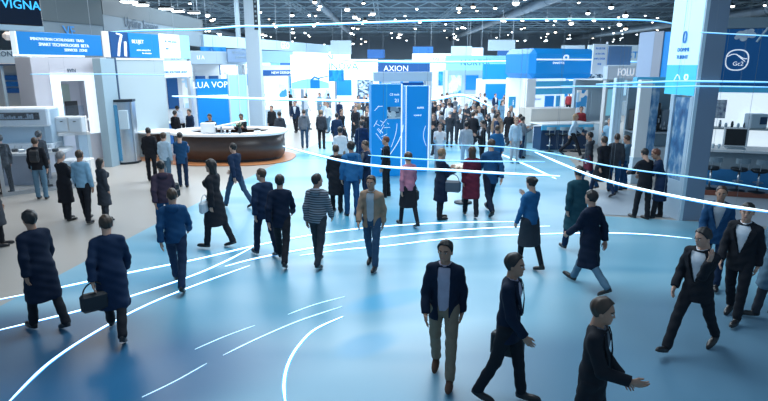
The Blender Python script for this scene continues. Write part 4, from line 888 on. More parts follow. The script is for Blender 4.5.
def skeleton(p, female=False):
    J = {}; lean = RD(p.get('lean', 0)); T = rotx(-lean); wd = .92 if female else 1.0
    J['T'] = T; pel = np.zeros(3)
    def tp(x, y, z): return T@np.array([x, y, z])
    J['pel'] = pel; J['waist'] = tp(0, 0, .14); J['chest'] = tp(0, -.005, .32); J['neck'] = tp(0, -.015, .50)
    for s, nm, (fl, ab, el) in ((-1, 'L', p['arms'][0]), (1, 'R', p['arms'][1])):
        sh = tp(s*.158*wd, -.01, .425); R = T@roty(-s*RD(ab))@rotx(RD(fl)); el_ = sh+R@np.array([0, 0, -.285])
        R2 = R@roty(s*RD(ab)*.7 + s*RD(min(22, el*.3)))@rotx(RD(el)); wr = el_+R2@np.array([0, 0, -.25]); J['sh'+nm] = sh; J['el'+nm] = el_; J['wr'+nm] = wr; J['Rh'+nm] = R2
    low = 0; 
    for s, nm, (hf, kf) in ((-1, 'L', p['legs'][0]), (1, 'R', p['legs'][1])):
        hp = np.array([s*.092, 0, -.03]); R = roty(-s*RD(2))@rotx(RD(hf)); kn = hp+R@np.array([0, 0, -.43]); R2 = rotx(RD(hf-kf)); an = kn+R2@np.array([0, 0, -.42])
        J['hip'+nm] = hp; J['kn'+nm] = kn; J['an'+nm] = an
        tilt = RD(max(-38, min(25, (hf-kf)*.75))) if abs(hf-kf) > 8 and hf < 60 else 0
        J['Rf'+nm] = rotx(tilt); 
        for q in ((0, .20, 0), (0, -.08, 0)): low = min(low, (an+J['Rf'+nm]@(np.array(q)-np.array([0, -.02, .08])))[2])
    J['lift'] = -low
    return J
def limb_fn(P, J, extra=0, arms=True, legs=True, torso=True, fem=False, fold=0, cuff=False, hem=None, ex=0):
    d = None
    def add(x, k=.04):
        nonlocal d
        d = x if d is None else smin(d, x, k)
    T = J['T']; wd = .90 if fem else 1.0
    if torso:
        Q = P@T.astype(np.float32); Q = Q.copy(); Q[..., 1] = Q[..., 1]/.66
        r = extra
        add(cap(Q, (0, 0, -.02), (0, 0, .14), .146+r, (.112 if fem else .128)+r)*.85); add(cap(Q, (0, 0, .14), (0, 0, .34), (.112 if fem else .128)+r, .152*wd+r)*.85, .05)
        add(cap(Q, (-.085*wd, 0, .365), (.085*wd, 0, .365), .085+r, .085+r)*.9, .06); add(cap(Q, (0, -.01, .43), (0, -.02, .49), .075+r*.6, .058+r*.5)*.9, .05)
        Q2 = P@T.astype(np.float32)
        for s in (-1, 1): add(cap(Q2, (0, -.018, .455), (s*.135*wd, -.012, .425), .052+r*.6, .046+r*.5), .04)
        if fem:
            for s in (-1, 1): add(ell(P@T.astype(np.float32), (s*.065, .085, .33), (.062+r, .06+r, .06+r)), .04)
    if hem is not None:
        c = cap(np.stack([P[..., 0], P[..., 1]/.75, P[..., 2]], -1), (0, 0, .05), (0, 0, hem-.1), .140+ex, .150+ex+(.05 if hem < -.3 else .0))*.85
        if hem < -.3:
            for n in 'LR': c = smin(c, cap(P, J['hip'+n], J['kn'+n], .098+ex*.4, .078+ex*.4), .06)
        d = np.maximum(smin(d, c, .022), -(P[..., 2]-hem))
    if arms:
        for n in 'LR':
            ar = smin(cap(P, J['sh'+n], J['el'+n], .052*wd+extra*.55, .041*wd+extra*.7), cap(P, J['el'+n], J['wr'+n], .040*wd+extra*.75, .029*wd+extra*.9), .02)
            if cuff:
                ax = J['wr'+n]-J['el'+n]; ax = (ax/np.linalg.norm(ax)).astype(np.float32); ar = np.maximum(ar, (P-J['wr'+n].astype(np.float32))@ax)
            add(ar, .022)
    if legs:
        for n in 'LR':
            add(cap(P, J['hip'+n], J['kn'+n], .086+extra*.6, .056+extra*.9), .03); add(cap(P, J['kn'+n], J['an'+n], .055+extra*.9, .040+extra*1.5), .02)
    if fold: 
        d = d+fold*(np.sin(38*P[..., 2]+9*P[..., 0]+6*P[..., 1])*np.sin(17*P[..., 0]+11*P[..., 2]+3))
    return d
def bbox(J, keys, pad):
    A = np.array([J[k] for k in keys]); return A.min(0)-pad, A.max(0)+pad
ALLK = ['pel', 'neck', 'shL', 'shR', 'elL', 'elR', 'wrL', 'wrR', 'knL', 'knR', 'anL', 'anR', 'hipL', 'hipR']
def make_person(pose, fem=False, top='suit', topc='black', shirtc='white', bottom='trousers', botc='black', hair='short', hairc='black', skin=0, shoec=None, tie=None, q='near', turn=0, mods=None, scale=1.0):
    """top: suit / coat / shirt / hoodie / open"""
    p = dict(POSE[pose]); p.update(mods or {}); J = skeleton(p, fem); T = J['T']; T32 = T.astype(np.float32)
    hb, hc = {'near': (.024, .0145), 'mid': (.032, .022), 'far': (.045, .032)}[q]
    def L(V): return V+np.array([0, 0, J['lift']])
    lo, hi = bbox(J, ALLK, .19); lo[2] = J['anL'][2]*.5+J['anR'][2]*.5-.3; lo[2] = min(J['anL'][2], J['anR'][2])-.1
    V, Q = nets(lambda P: limb_fn(P, J, -.006, fem=fem), lo, hi, hb); parts = [(L(V), Q, 0)]
    hcn = J['neck']+T@np.array([0, .03, .155]); HR = rotz(RD(turn))@rotx(-RD(p.get('nod', 0)))@rotx(-RD(p.get('lean', 0))*.4)
    V, Q = xf(HV, HR, hcn); parts.append((L(V), Q, hm_)); V, Q = xf(EYE, HR, hcn); parts.append((L(V), Q, em_))
    if q != 'far' or True:
        for n, s in (('L', 1), ('R', -1)):
            V0 = HAND[0]*np.array([s, 1, 1])*(.94 if fem else 1.03); Q0 = HAND[1] if s > 0 else HAND[1][:, ::-1]
            V, Q = xf((V0, Q0), J['Rh'+n], J['wr'+n]); parts.append((L(V), Q, 0))
    body = bpy.data.objects.new('person', to_mesh('person', parts, [skins[skin], eyew, eyed, lips])); COL.objects.link(body); body.scale = (scale,)*3
    if hair != 'bald':
        V, Q = xf(HAIR[hair], HR, hcn); me = to_mesh('hair', [(L(V), Q, 0)], [hairm[hairc]]); o = bpy.data.objects.new('hair', me); COL.objects.link(o); o.parent = body
    def piece(nm, fn, lo, hi, h, mat, par=body):
        V, Q = nets(fn, lo, hi, h); 
        if not len(Q): return None
        o = bpy.data.objects.new(nm, to_mesh(nm, [(L(V), Q, 0)], [mat])); COL.objects.link(o); o.parent = par; return o
    def TL(P): return P@T32
    # upper garment
    up = ['pel', 'neck', 'shL', 'shR', 'elL', 'elR', 'wrL', 'wrR', 'chest']
    lo, hi = bbox(J, up, .15)
    hem = {'suit': -.20, 'open': -.18, 'shirt': -.10, 'hoodie': -.12, 'coat': -.50}[top]; lo[2] = min(lo[2], hem-.08); ex = {'suit': .026, 'open': .024, 'shirt': .020, 'hoodie': .028, 'coat': .030}[top]
    def upper(P, ex=ex, hem=hem, vneck=(top in ('suit', 'open'))):
        d = limb_fn(P, J, ex, legs=False, fem=fem, cuff=True, hem=hem, ex=ex, fold=.006 if q != 'far' else 0); U = TL(P)
        zn = U[..., 2]; d = np.maximum(d, zn-.515+U[..., 1]*.25)
        d = np.maximum(d, -cap(U, (0, -.01, .46), (0, .02, .60), .056, .070)) if q != 'far' else d
        if vneck:
            z0 = .06 if top == 'suit' else -.4; wv = (np.clip(U[..., 2]-z0, 0, 1)*.25 if top == 'suit' else .062+np.clip(U[..., 2], -.3, .4)*.02)
            wedge = np.maximum(np.abs(U[..., 0])-wv, -(U[..., 1]-.03)); wedge = np.maximum(wedge, U[..., 2]-.47); d = np.maximum(d, -wedge)
            if top == 'suit': pass
        return d
    nm = {'suit': 'jacket', 'open': 'jacket', 'shirt': 'shirt', 'hoodie': 'hooded_top', 'coat': 'coat'}[top]
    jk = piece(nm, upper, lo, hi, hc, matc(topc))
    if top in ('suit', 'open'):
        def sh(P):
            d = limb_fn(P, J, .010, legs=False, arms=False, fem=fem); U = TL(P); d = np.maximum(d, -(U[..., 2]+.06)); d = np.maximum(d, U[..., 2]-.525+U[..., 1]*.3); return np.maximum(d, -cap(U, (0, -.01, .50), (0, .02, .60), .050, .062)) if q != 'far' else d
        lo2, hi2 = bbox(J, ['pel', 'neck', 'shL', 'shR'], .14); piece('shirt', sh, lo2, hi2, hc, matc(shirtc))
        if q == 'near':
            mb = MB()                                                # lapels
            for s in (-1, 1):
                pts = [(s*.075, .075, .49), (s*.115, .098, .40), (s*.075, .130, .27), (s*.018, .142, .12)]; w = [.03, .055, .045, .01]
                vs = []
                for (x, y, z), ww in zip(pts, w): vs += [T@np.array([x, y+.006, z]), T@np.array([x+s*ww, y-.004*1, z-.01])]
                vs = [(v[0], v[1], v[2]+J['lift']) for v in vs]; vs2 = [(v[0], v[1]-.010, v[2]) for v in vs]
                fs = []
                for k in range(3): fs += [(2*k, 2*k+1, 2*k+3, 2*k+2), (8+2*k+2, 8+2*k+3, 8+2*k+1, 8+2*k)]
                mb.add(vs+vs2, fs+[(0, 2, 10, 8), (2, 4, 12, 10), (4, 6, 14, 12), (1, 9, 11, 3), (3, 11, 13, 5), (5, 13, 15, 7)])
            if top == 'suit': mb.build('lapel', matc(topc), jk)
        if tie:
            mb = MB(); zz = [.485, .46, .30, .12, .09]; ww = [.012, .018, .026, .034, .004]; yy = [.086, .096, .122, .128, .128]; vs = []
            for z, w, y in zip(zz, ww, yy):
                for x in (-w, w): v = T@np.array([x, y, z]); vs.append((v[0], v[1], v[2]+J['lift']))
            vs2 = [(v[0], v[1]-.02, v[2]) for v in vs]; fs = [(2*k, 2*k+1, 2*k+3, 2*k+2) for k in range(4)]; fs += [(10+2*k+2, 10+2*k+3, 10+2*k+1, 10+2*k) for k in range(4)]+[(2*k, 2*k+2, 12+2*k, 10+2*k) for k in range(4)]+[(11+2*k, 13+2*k, 2*k+3, 2*k+1) for k in range(4)]
            mb.add(vs+vs2, fs); mb.build('tie', matc(tie), body)
    if top == 'hoodie' or p.get('hood'):
        piece('hood', lambda P: np.maximum(ell(TL(P), (0, -.085, .47), (.11, .07, .08)), -ell(TL(P), (0, -.05, .52), (.07, .06, .08))), J['neck']-.2, J['neck']+.2, hc, matc(topc), jk)
    # lower garment
    lo, hi = bbox(J, ['pel', 'waist', 'hipL', 'hipR', 'knL', 'knR', 'anL', 'anR'], .17); lo[2] = min(J['anL'][2], J['anR'][2])-.06
    if bottom == 'trousers':
        def lower(P):
            d = limb_fn(P, J, .014, torso=False, arms=False, fold=.005 if q != 'far' else 0); c = cap(np.stack([P[..., 0], P[..., 1]/.74, P[..., 2]], -1), (0, 0, -.03), (0, 0, .10), .134, .122)*.85; d = smin(d, c, .03)
            d = np.maximum(d, P[..., 2]-.10)
            for n in 'LR':
                t = -(P[..., 2]-(J['an'+n][2]-.035)); side = (P[..., 0] < 0) if n == 'L' else (P[..., 0] >= 0)
                d = np.where(side, np.maximum(d, t), d)
            return d
        piece('trousers', lower, lo, hi, hc, matc(botc))
    else:
        zk = min(J['knL'][2], J['knR'][2])+(.02 if bottom == 'skirt' else -.05)
        def lower(P):
            d = cap(np.stack([P[..., 0], P[..., 1]/.8, P[..., 2]], -1), (0, 0, .08), (0, 0, zk), .128, .185)*.85
            d = smin(d, np.minimum(cap(P, J['hipL'], J['knL'], .1, .075), cap(P, J['hipR'], J['knR'], .1, .075)), .05)
            d = np.maximum(d, P[..., 2]-.11); return np.maximum(d, -(P[..., 2]-zk))
        piece('skirt', lower, lo, hi, hc, matc(botc))
        piece('tights', lambda P: np.maximum(limb_fn(P, J, .003, torso=False, arms=False), P[..., 2]-J['hipL'][2]), lo, hi, hc*.9, matc('black'))
    sm = shoec or 'black'
    if sm not in shoe_mesh: shoe_mesh[sm] = to_mesh('shoe', [(SHOE[0]-np.array([0, -.02, .08]), SHOE[1], 0)], [leatherb if sm == 'black' else matc(sm)])
    for n in 'LR':
        o = bpy.data.objects.new('shoe', shoe_mesh[sm]); COL.objects.link(o); o.parent = body; R = J['Rf'+n]; m4 = Matrix(np.vstack([np.hstack([R, (J['an'+n]+np.array([0, 0, J['lift']]))[:, None]]), [0, 0, 0, 1]]).tolist()); o.matrix_local = m4
    body['_j'] = 0; del body['_j']
    return body, J
FOOT = []
def place(b, J, px, py, face, scale=1.0):
    """py: the pixel row of the lower foot; face: 0 = away from the viewer, 90 = towards the left, 180 = at the viewer, -90 = towards the right"""
    p = g(px, py); b.location = (p.x, p.y, .011); b.rotation_euler = (0, 0, RD(face)); FOOT.append((p.x, p.y)); return b
def person(px, py, face, pose, label, group=None, scale=1.0, **k):
    b, J = make_person(pose, scale=scale, **k); place(b, J, px, py, face); tag(b, label, 'person', group); b['_k'] = 1; del b['_k']
    M4 = Matrix.Translation(b.location)@Matrix.Rotation(RD(face), 4, 'Z')@Matrix.Scale(scale, 4)
    def P3(key, off=(0, 0, 0)): v = J[key]+np.array([0, 0, J['lift']])+np.array(off); return M4@Vector(v.tolist())
    return b, P3
def bag(kind, pos, rz, label, mat, s=1.0):
    t = empty(kind, pos, RD(rz), label, 'bag')
    if kind == 'backpack':
        MB().box((0, 0, 0), (.30*s, .15*s, .44*s), None, .05*s).build('bag_body', mat, t); MB().box((0, -.09*s, -.07*s), (.24*s, .05*s, .2*s), None, .02).build('pocket', mat, t)
        for x in (-1, 1): MB().tube([(x*.09*s, .07*s, .2*s), (x*.10*s, .15*s, .23*s), (x*.11*s, .29*s, .17*s), (x*.12*s, .29*s, -.02), (x*.11*s, .12*s, -.15*s)], .014, 6).build('strap', mat, t)
    elif kind == 'handbag':
        MB().box((0, 0, -.22*s), (.36*s, .13*s, .26*s), None, .04*s).build('bag_body', mat, t); MB().tube([(.14*s*math.cos(a*PI/10), 0, -.12*s+.17*s*math.sin(a*PI/10)) for a in range(11)], .010, 6).build('handle', mat, t)
        MB().box((0, .07*s, -.15*s), (.08*s, .02, .03*s), None, .006).build('clasp', steel, t)
    elif kind == 'briefcase':
        MB().box((0, 0, -.22), (.42*s, .11*s, .30*s), None, .02).build('bag_body', mat, t); MB().tube([(-.08, 0, -.08), (-.07, 0, -.02), (.07, 0, -.02), (.08, 0, -.08)], .010, 6).build('handle', mat, t)
        MB().box((0, .06, -.14), (.38*s, .02, .10), None, .008).build('flap', mat, t)
    return t
bl = M('black_bag_leather', (.015, .017, .022), .5); wl = M('pale_bag_leather', (.45, .5, .55), .5); bnl = M('brown_bag_leather', (.13, .07, .04), .5)

# ---- foreground
person(442, 379, 168, 'stroll', 'man in open dark blazer, lilac-grey shirt and khaki trousers walking towards the viewer at centre', top='open', topc='deepnavy', shirtc='lilac', botc='khaki', hair='full', hairc='black', skin=1, turn=-12, shoec='brown')
b, P3 = person(504, 402, -115, 'stroll', 'man in dark suit at bottom centre walking right with a bag behind him', top='suit', topc='deepnavy', shirtc='lilac', botc='black', hair='full', hairc='black', skin=1, turn=-5)
bag('briefcase', P3('wrL', (0, 0.0, -.07)), -25, 'dark briefcase in the hand of the suited man at bottom centre', bl, .9)
person(584, 466, -120, 'carry', 'dark-suited man cut off by the bottom edge, his forearm held out to the right', top='suit', topc='black', shirtc='grey', botc='black', hair='full', hairc='brown', skin=1, mods=dict(arms=((10, 8, 40), (20, 10, 62))), scale=.97)
person(689, 352, 124, 'face', 'dark-suited man in white shirt striding left with one hand raised to his face', top='suit', topc='black', shirtc='white', botc='black', hair='full', hairc='black', skin=0, turn=-20, mods=dict(lean=4, legs=((-24, 12), (30, 6)), arms=((46, -8, 128), (8, 14, 38))))
person(731, 320, 132, 'stroll', 'man in black suit and pale shirt walking left right behind the striding man', top='suit', topc='black', shirtc='white', botc='black', hair='full', hairc='black', skin=0, turn=10, scale=1.02)
person(708, 286, 150, 'stroll', 'man in dark blue jacket partly hidden behind the two suited men at the right', top='suit', topc='blue', shirtc='lightgrey', botc='navy', hair='short', hairc='brown', skin=1)
person(764, 316, 75, 'stroll', 'person in grey-blue coat cut off by the right edge beside the suited man', top='coat', topc='greyblue', botc='charcoal', hair='short', hairc='grey', skin=0)
person(586, 289, 35, 'walk2', 'person in dark navy coat and jeans walking away, right of centre', top='coat', topc='deepnavy', botc='greyblue', hair='full', hairc='black', skin=0)
b, P3 = person(527, 270, 30, 'carry', 'dark-haired woman in blue top and charcoal skirt seen from behind, arm bent', fem=True, top='shirt', topc='midblue', bottom='dress', botc='charcoal', hair='bun', hairc='black', skin=0, scale=1.0, mods=dict(arms=((8, 12, 20), (35, 16, 95))))
person(49, 330, 60, 'stroll', 'broad man in long dark coat at the lower left, on the carpet edge', top='coat', topc='deepnavy', botc='black', hair='full', hairc='black', skin=1, mods=dict(lean=5))
b, P3 = person(118, 336, 20, 'walk', 'person in navy coat leaning forward as they walk, second from the left edge in front', top='coat', topc='navy', botc='black', hair='full', hairc='brown', skin=0, mods=dict(lean=13, nod=10))
bag('handbag', P3('wrL', (0, 0, -.06)), 40, 'dark bag carried by the leaning navy-coated person at lower left', bl)
person(1, 246, -60, 'stand', 'dark-clothed person half cut off by the left edge on the beige floor', top='coat', topc='charcoal', botc='black', hair='short', hairc='black', skin=0)
person(180, 288, 10, 'walk', 'person in blue hooded jacket alone on the carpet left of centre', top='hoodie', topc='blue', botc='navy', hair='short', hairc='brown', skin=0)
# ---- left visitors
b, P3 = person(43, 199, 15, 'stand', 'man in black jacket and grey trousers facing the machine bench', top='hoodie', topc='black', botc='greyblue', hair='short', hairc='brown', skin=0)
bag('backpack', P3('chest', (-.0, -.21, -.03)), 15, 'small black backpack worn by the man facing the machine bench', bl, .8)
person(46, 187, -10, 'stand', 'dark-haired person hidden behind the man facing the machine bench', top='shirt', topc='charcoal', botc='black', hair='full', hairc='black', skin=1, q='mid', scale=1.0)
b, P3 = person(69, 220, -25, 'crossed', 'woman in long black coat standing left of the man in the blue shirt', fem=True, top='coat', topc='black', botc='black', hair='full', hairc='grey', skin=0, scale=.97)
bag('handbag', P3('elL', (-.06, 0, -.05)), 70, 'small dark shoulder bag on the arm of the woman in the long black coat', bl, .8)
person(88, 223, -5, 'stand', 'man in light blue shirt and black trousers seen from behind at the left', top='shirt', topc='lightblue', botc='black', hair='short', hairc='brown', skin=1, mods=dict(legs=((12, 2), (-8, 2))))
person(107, 221, -35, 'stand', 'small woman with long dark hair right of the light blue shirt', fem=True, top='coat', topc='charcoal', botc='charcoal', hair='long', hairc='black', skin=0, scale=.88)
b, P3 = person(153, 181, 5, 'stand', 'man in black jacket with his back turned between steel kiosk and reception counter', top='suit', topc='black', botc='black', hair='short', hairc='black', skin=0)
person(168, 187, -15, 'stand', 'person in pale blue shirt directly right of the black-jacketed man by the kiosk', top='shirt', topc='paleblue', botc='greyblue', hair='full', hairc='brown', skin=0, scale=.97)
person(184, 187, 10, 'phone', 'person in navy jacket at the left end of the reception counter', top='suit', topc='blue', botc='navy', hair='full', hairc='black', skin=0, scale=.97)
b, P3 = person(168, 239, 30, 'walk', 'person in dark purple top with a black bag walking away left of the blue-jacketed person', top='hoodie', topc='purple', botc='blue', hair='short', hairc='black', skin=1)
bag('backpack', P3('wrR', (.10, -.03, .05)), 60, 'round black bag beside the person in dark purple', bl, .75)
b, P3 = person(218, 248, 75, 'stroll', 'slim woman all in black carrying a pale bag at her left', fem=True, top='coat', topc='black', botc='black', hair='long', hairc='black', skin=0, scale=1.05)
bag('handbag', P3('elL', (-.05, .12, -.05)), 80, 'pale handbag held by the slim woman in black', wl, .9)
person(238, 208, 62, 'walk', 'man in dark navy jacket and grey jeans striding in front of the reception counter', top='suit', topc='navy', botc='denim', hair='short', hairc='black', skin=0)
# ---- middle
person(266, 256, 40, 'stroll', 'man in navy suit looking left, left one of a close pair below the counter', top='suit', topc='navy', botc='deepnavy', hair='short', hairc='brown', skin=0, turn=30)
person(283, 264, 0, 'walk', 'man in dark suit, back turned, right one of a pair below the counter', top='suit', topc='deepnavy', botc='black', hair='full', hairc='black', skin=0)
person(319, 266, -20, 'stroll', 'person in grey striped jacket walking away left of centre', top='hoodie', topc='striped', botc='charcoal', hair='full', hairc='black', skin=0, turn=-40)
person(372, 268, 165, 'stroll', 'person in beige jacket with pale shirt and dark trousers at centre left', top='open', topc='tan', shirtc='lightgrey', botc='denim', hair='full', hairc='brown', skin=1)
person(337, 212, -10, 'stand', 'person in long black coat standing left of the blue-backed person', top='coat', topc='black', botc='black', hair='short', hairc='brown', skin=0)
b, P3 = person(352, 216, 15, 'stand', 'tall person in bright blue jacket in the centre-left crowd', top='hoodie', topc='midblue', botc='blue', hair='full', hairc='black', skin=0, scale=1.08)
person(366, 205, 120, 'phone', 'person in navy jacket reading, left of the wide blue kiosk', top='suit', topc='navy', shirtc='grey', botc='navy', hair='full', hairc='brown', skin=0)
person(386, 197, 80, 'stand', 'man in black suit seen in profile in front of the wide blue kiosk', top='suit', topc='black', shirtc='white', botc='black', hair='short', hairc='red', skin=0)
b, P3 = person(408, 227, 25, 'stroll', 'woman in pink scarf-toned top and long black skirt below the kiosks', fem=True, top='shirt', topc='pink', bottom='dress', botc='black', hair='full', hairc='brown', skin=0)
bag('handbag', P3('wrR', (.02, 0, -.02)), 10, 'black bag with pale strap held by the woman in pink', bl)
b, P3 = person(440, 219, -70, 'crossed', 'woman in dark navy coat with a large grey handbag right of the kiosks', fem=True, top='coat', topc='deepnavy', botc='black', hair='full', hairc='fair', skin=0)
bag('handbag', P3('elR', (.10, .1, -.02)), -15, 'large slate grey handbag on the arm of the navy-coated woman', M('slate_bag', (.06, .08, .11), .5), 1.1)
person(470, 217, 0, 'stroll', 'woman in maroon top and black trousers right of the woman with the handbag', fem=True, top='coat', topc='maroon', botc='black', hair='long', hairc='brown', skin=0)
person(489, 214, 10, 'walk2', 'tall man in dark blue suit right of the maroon top', top='suit', topc='blue', botc='deepnavy', hair='short', hairc='brown', skin=0, scale=1.12)
person(641, 219, 15, 'lean', 'man in dark suit with his back turned bending to the photo poster', top='suit', topc='black', botc='black', hair='short', hairc='black', skin=0, mods=dict(lean=10))
person(657, 218, 70, 'lean', 'woman in dark coat with grey hair leaning towards the bending man', fem=True, top='coat', topc='navy', botc='black', hair='full', hairc='red', skin=1, mods=dict(lean=16))
b, P3 = person(600, 196, 20, 'walk', 'person in black coat, central one of the dark group left of the photo poster', top='coat', topc='black', botc='navy', hair='full', hairc='brown', skin=0)
person(612, 192, -30, 'stand', 'person in charcoal jacket, rightmost of the dark group left of the photo poster', top='suit', topc='charcoal', botc='blue', hair='short', hairc='brown', skin=1)
b, P3 = person(586, 190, 60, 'stroll', 'person in dark jacket with a maroon bag, leftmost of the dark group', top='hoodie', topc='charcoal', botc='blue', hair='short', hairc='black', skin=1)
bag('handbag', P3('wrL', (-.05, 0, .15)), 100, 'maroon bag carried by the leftmost of the dark group', C_('maroon'), 1.1)
person(622, 190, 60, 'phone', 'person in grey jacket holding up a phone right of the dark group', top='hoodie', topc='greyblue', botc='blue', hair='full', hairc='brown', skin=0, scale=.95)
person(573, 252, 10, 'stroll', 'person in dark teal coat behind the navy-coated walker right of centre', top='coat', topc='teal', botc='navy', hair='full', hairc='black', skin=0)
tb = g(463, 203); t_ = empty('round_table', (tb.x, tb.y, .012), 0, 'small round cream table between the handbag woman and the maroon top', 'table')
MB().lathe([(.36, .98), (.38, 1.0), (.38, 1.03)], n=28).build('tabletop', M('cream_top', (.62, .54, .40), .4), t_, True); MB().lathe([(.04, .03), (.035, .98)], n=12).build('post', steel, t_, True); MB().lathe([(.25, 0), (.24, .03)], n=24).build('base', darkmetal, t_, True)
# ---- staff and distant visitors : a few figures, copied with their garments
FEET = [(295, 133), (305, 148), (322, 148), (313, 131)]
def far_person(spec, px, py, face, label, group=None, **k):
    b, J = make_person(q='mid', **spec); place(b, J, px, py, face); tag(b, label, 'person', group); return b
far_person(dict(pose='stand', top='hoodie', topc='grey', botc='denim', hair='short', hairc='brown'), 305, 148, 5, 'man in grey jacket and pale jeans standing in the white aisle')
far_person(dict(pose='stand', top='shirt', topc='charcoal', botc='black', hair='full', hairc='fair'), 322, 149, -8, 'person in dark top and black trousers standing right of the man in grey jacket')
far_person(dict(pose='stroll', top='suit', topc='navy', botc='black', hair='short', hairc='black'), 296, 133, 170, 'person in navy suit walking in the aisle behind the man in grey jacket')
far_person(dict(pose='stand', top='shirt', topc='white', botc='tan', hair='full', hairc='black', fem=False), 341, 180, -10, 'person in white shirt with dark hair at the left of the central crowd')
far_person(dict(pose='crossed', top='shirt', topc='white', botc='lightgrey', hair='short', hairc='brown'), 439, 173, 175, 'person in white shirt right of the plain blue kiosk')
far_person(dict(pose='stand', top='shirt', topc='lightgrey', botc='paleblue', hair='full', hairc='black'), 465, 170, -10, 'person in pale grey top with dark hair in the centre crowd')
far_person(dict(pose='stand', top='coat', topc='navy', botc='black', hair='full', hairc='brown'), 362, 168, 10, 'person in long navy coat directly left of the wide blue kiosk')
far_person(dict(pose='phone', top='suit', topc='black', shirtc='lightgrey', botc='black', hair='full', hairc='black'), 481, 168, 100, 'man in black suit looking down at his hands in the centre crowd')
far_person(dict(pose='stand', top='suit', topc='midblue', botc='navy', hair='short', hairc='brown'), 495, 177, 0, 'broad person in blue jacket, foremost of the centre crowd')
far_person(dict(pose='stand', top='shirt', topc='paleblue', botc='lightgrey', hair='full', hairc='fair'), 514, 163, 190, 'person in pale blue shirt at the right end of the centre crowd')
far_person(dict(pose='stand', top='hoodie', topc='tan', botc='brown', hair='curly', hairc='brown'), 496, 152, 170, 'person in tan top in the middle of the centre crowd')
far_person(dict(pose='crossed', top='shirt', topc='lightblue', botc='greyblue', hair='full', hairc='grey'), 606, 164, 150, 'grey-haired person in light blue shirt right of the cyan-edged counter')
sc = cc
for (dx, dy, fc, tc, hc_, lb) in ((-1.35, .3, 180, 'charcoal', 'black', 'staff member in dark clothes at the left inside the reception counter'), (.75, .5, 170, 'black', 'black', 'staff member in black behind the right half of the reception counter')):
    b, J = make_person('phone', top='shirt', topc=tc, botc='black', hair='full', hairc=hc_, q='mid', skin=1); b.location = (cc.x+dx*.6, cc.y+dy*.4, .036); b.rotation_euler = (0, 0, RD(fc)); tag(b, lb, 'person')
for (px, py, fc, tc, lb) in ((192, 148, 150, 'navy', 'dark-clothed person standing behind the left end of the reception counter'), (281, 152, 30, 'charcoal', 'dark-clothed person standing just right of the reception counter'), (178, 150, -20, 'black', 'dark-clothed person behind the small round counter left of reception'), (183, 140, 60, 'white', 'white-shirted person bending behind the small round counter'), (273, 141, 160, 'black', 'dark-clothed person farther back at the right end of reception'), (8, 194, 60, 'black', 'dark-clothed person at the far left beside the glass partition')):
    far_person(dict(pose='lean' if tc == 'white' else 'stand', top='hoodie', topc=tc, botc='black', hair='full', hairc='black'), px, py, fc, lb)

protos = []
specs = [dict(pose='stand', top='suit', topc='navy', botc='black', hair='short', hairc='black'), dict(pose='walk', top='coat', topc='black', botc='charcoal', hair='full', hairc='brown'),
         dict(pose='stroll', top='shirt', topc='white', botc='greyblue', hair='short', hairc='brown'), dict(pose='crossed', top='hoodie', topc='grey', botc='navy', hair='full', hairc='black'),
         dict(pose='phone', top='suit', topc='charcoal', botc='charcoal', hair='short', hairc='grey'), dict(pose='stand', fem=True, top='coat', topc='greyblue', botc='black', hair='long', hairc='black'),
         dict(pose='walk2', fem=True, top='shirt', topc='paleblue', botc='black', hair='long', hairc='fair'), dict(pose='stand', top='shirt', topc='red', botc='black', hair='full', hairc='black')]
words_ = {'navy': 'navy', 'black': 'black', 'white': 'white', 'grey': 'grey', 'charcoal': 'charcoal', 'greyblue': 'slate blue', 'paleblue': 'pale blue', 'red': 'red', 'midblue': 'bright blue', 'tan': 'tan', 'maroon': 'maroon', 'lightgrey': 'light grey', 'brown': 'brown', 'beige': 'beige'}
tname = {'suit': 'jacket', 'coat': 'long coat', 'shirt': 'shirt', 'hoodie': 'hooded top'}
used = set(); cnt_ = {}
spots = []
rng = random.Random(11)
zones = [((432, 522), (116, 160), 48), ((328, 372), (114, 158), 15), ((284, 326), (110, 130), 9), ((372, 430), (108, 122), 10), ((560, 612), (126, 156), 10), ((528, 600), (112, 122), 6), ((262, 292), (112, 126), 4), ((612, 640), (128, 150), 3)]
zn_ = ['in the centre crowd', 'left of the kiosks', 'down the white aisle', 'behind the kiosk towers', 'left of the white posts', 'behind the cyan-edged counter', 'near the square column', 'near the machine booth']
blocked = []
bpy.context.view_layer.update()
for o in list(COL.objects):
    if o.type == 'MESH' and o.parent is not None and not any(w in o.name for w in ('person', 'hair', 'shoe', 'trousers', 'carpet', 'header', 'deck', 'core', 'diffuser')) and not (o.parent and 'person' in o.parent.name):
        w = [o.matrix_world @ Vector(c) for c in o.bound_box]; zs = [v.z for v in w]
        if min(zs) < 1.7 and max(zs) > .1 and min(v.x for v in w) > -40: blocked.append((min(v.x for v in w)-.32, max(v.x for v in w)+.32, min(v.y for v in w)-.32, max(v.y for v in w)+.32))
blocked = [b for b in blocked if (b[1]-b[0])*(b[3]-b[2]) < 30]
for zi, ((x0, x1), (y0, y1), n) in enumerate(zones):
    for i in range(n):
        for t in range(40):
            px = rng.uniform(x0, x1); py = y0+(y1-y0)*rng.random()**1.1; p = g(px, py)
            if all((p.x-a)**2+(p.y-b)**2 > .8 for a, b in FOOT) and not any(b[0] < p.x < b[1] and b[2] < p.y < b[3] for b in blocked): break
        else: continue
        FOOT.append((p.x, p.y)); spots.append((p.y, px, py, zi, p))
spots.sort(key=lambda s: s[0]); protoo = {}; far_ = {}
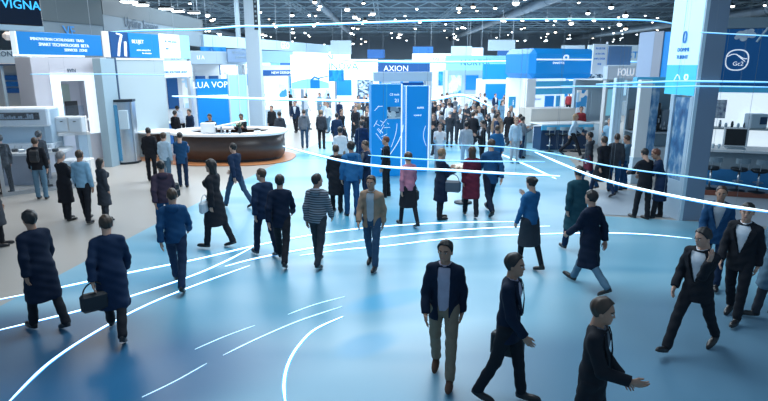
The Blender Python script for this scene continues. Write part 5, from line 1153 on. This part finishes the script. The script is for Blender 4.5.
for i, (Y, px, py, zi, p) in enumerate(spots):
    k = rng.choice([0, 0, 1, 1, 2, 3, 4, 5, 6, 2, 7] if i % 3 else [0, 1, 4]); sp = specs[k]
    if k not in protoo: o, J = make_person(q='mid', **sp); protoo[k] = o
    else: o = copy_tree(protoo[k])
    o.location = (p.x, p.y, .012); o.rotation_euler = (0, 0, rng.uniform(0, 6.28)); sc_ = rng.uniform(.94, 1.05); o.scale = (sc_,)*3
    far_.setdefault((zi, ('women' if sp.get('fem') else 'people', words_[sp['topc']], tname[sp['top']])), []).append((px, o))
ords = ['leftmost', 'second from left', 'third from left', 'fourth from left', 'fifth from left', 'sixth from left', 'seventh from left', 'eighth from left', 'ninth from left', 'tenth from left', 'eleventh from left', 'twelfth from left']
for (zi, (who, col, gar)), L_ in far_.items():
    L_.sort(key=lambda t: t[0])
    for i, (px, o) in enumerate(L_):
        if len(L_) == 1: lb = f"distant {'woman' if who == 'women' else 'person'} in a {col} {gar} {zn_[zi]}"
        else: lb = f"{ords[i] if i < len(L_)-1 else 'rightmost'} of the distant {who} in {col} {gar}s {zn_[zi]}"
        tag(o, lb, 'person', 'distant visitors '+zn_[zi])
# ------------------------------------------------------------------ light: the hall's lamps and its ambient
wld = bpy.data.worlds.new('world'); S.world = wld; wld.use_nodes = True
wld.node_tree.nodes['Background'].inputs['Color'].default_value = (.33, .54, .76, 1); wld.node_tree.nodes['Background'].inputs['Strength'].default_value = .55
def area(loc, sx, sy, p, col=(.80, .92, 1), rot=(0, 0, 0)):
    l = bpy.data.lights.new('hall_lamp_bank', 'AREA'); l.shape = 'RECTANGLE'; l.size = sx; l.size_y = sy; l.energy = p; l.color = col
    o = bpy.data.objects.new('hall_lamp_bank', l); COL.objects.link(o); o.location = loc; o.rotation_euler = rot
area((-.4, 10.5, 9.0), 6, 6, 850)
area((-1, 23, 8.8), 12, 8, 2300)
area((-11, 19, 8.8), 6, 6, 700, (1, .93, .85))
area((0, 38, 8.8), 30, 10, 7000)
area((0, 60, 8.8), 50, 16, 14000)
area((0, 92, 8.8), 80, 24, 26000)
S.view_settings.view_transform = 'Standard'; S.view_settings.look = 'None'; S.view_settings.exposure = 0; S.view_settings.gamma = 1
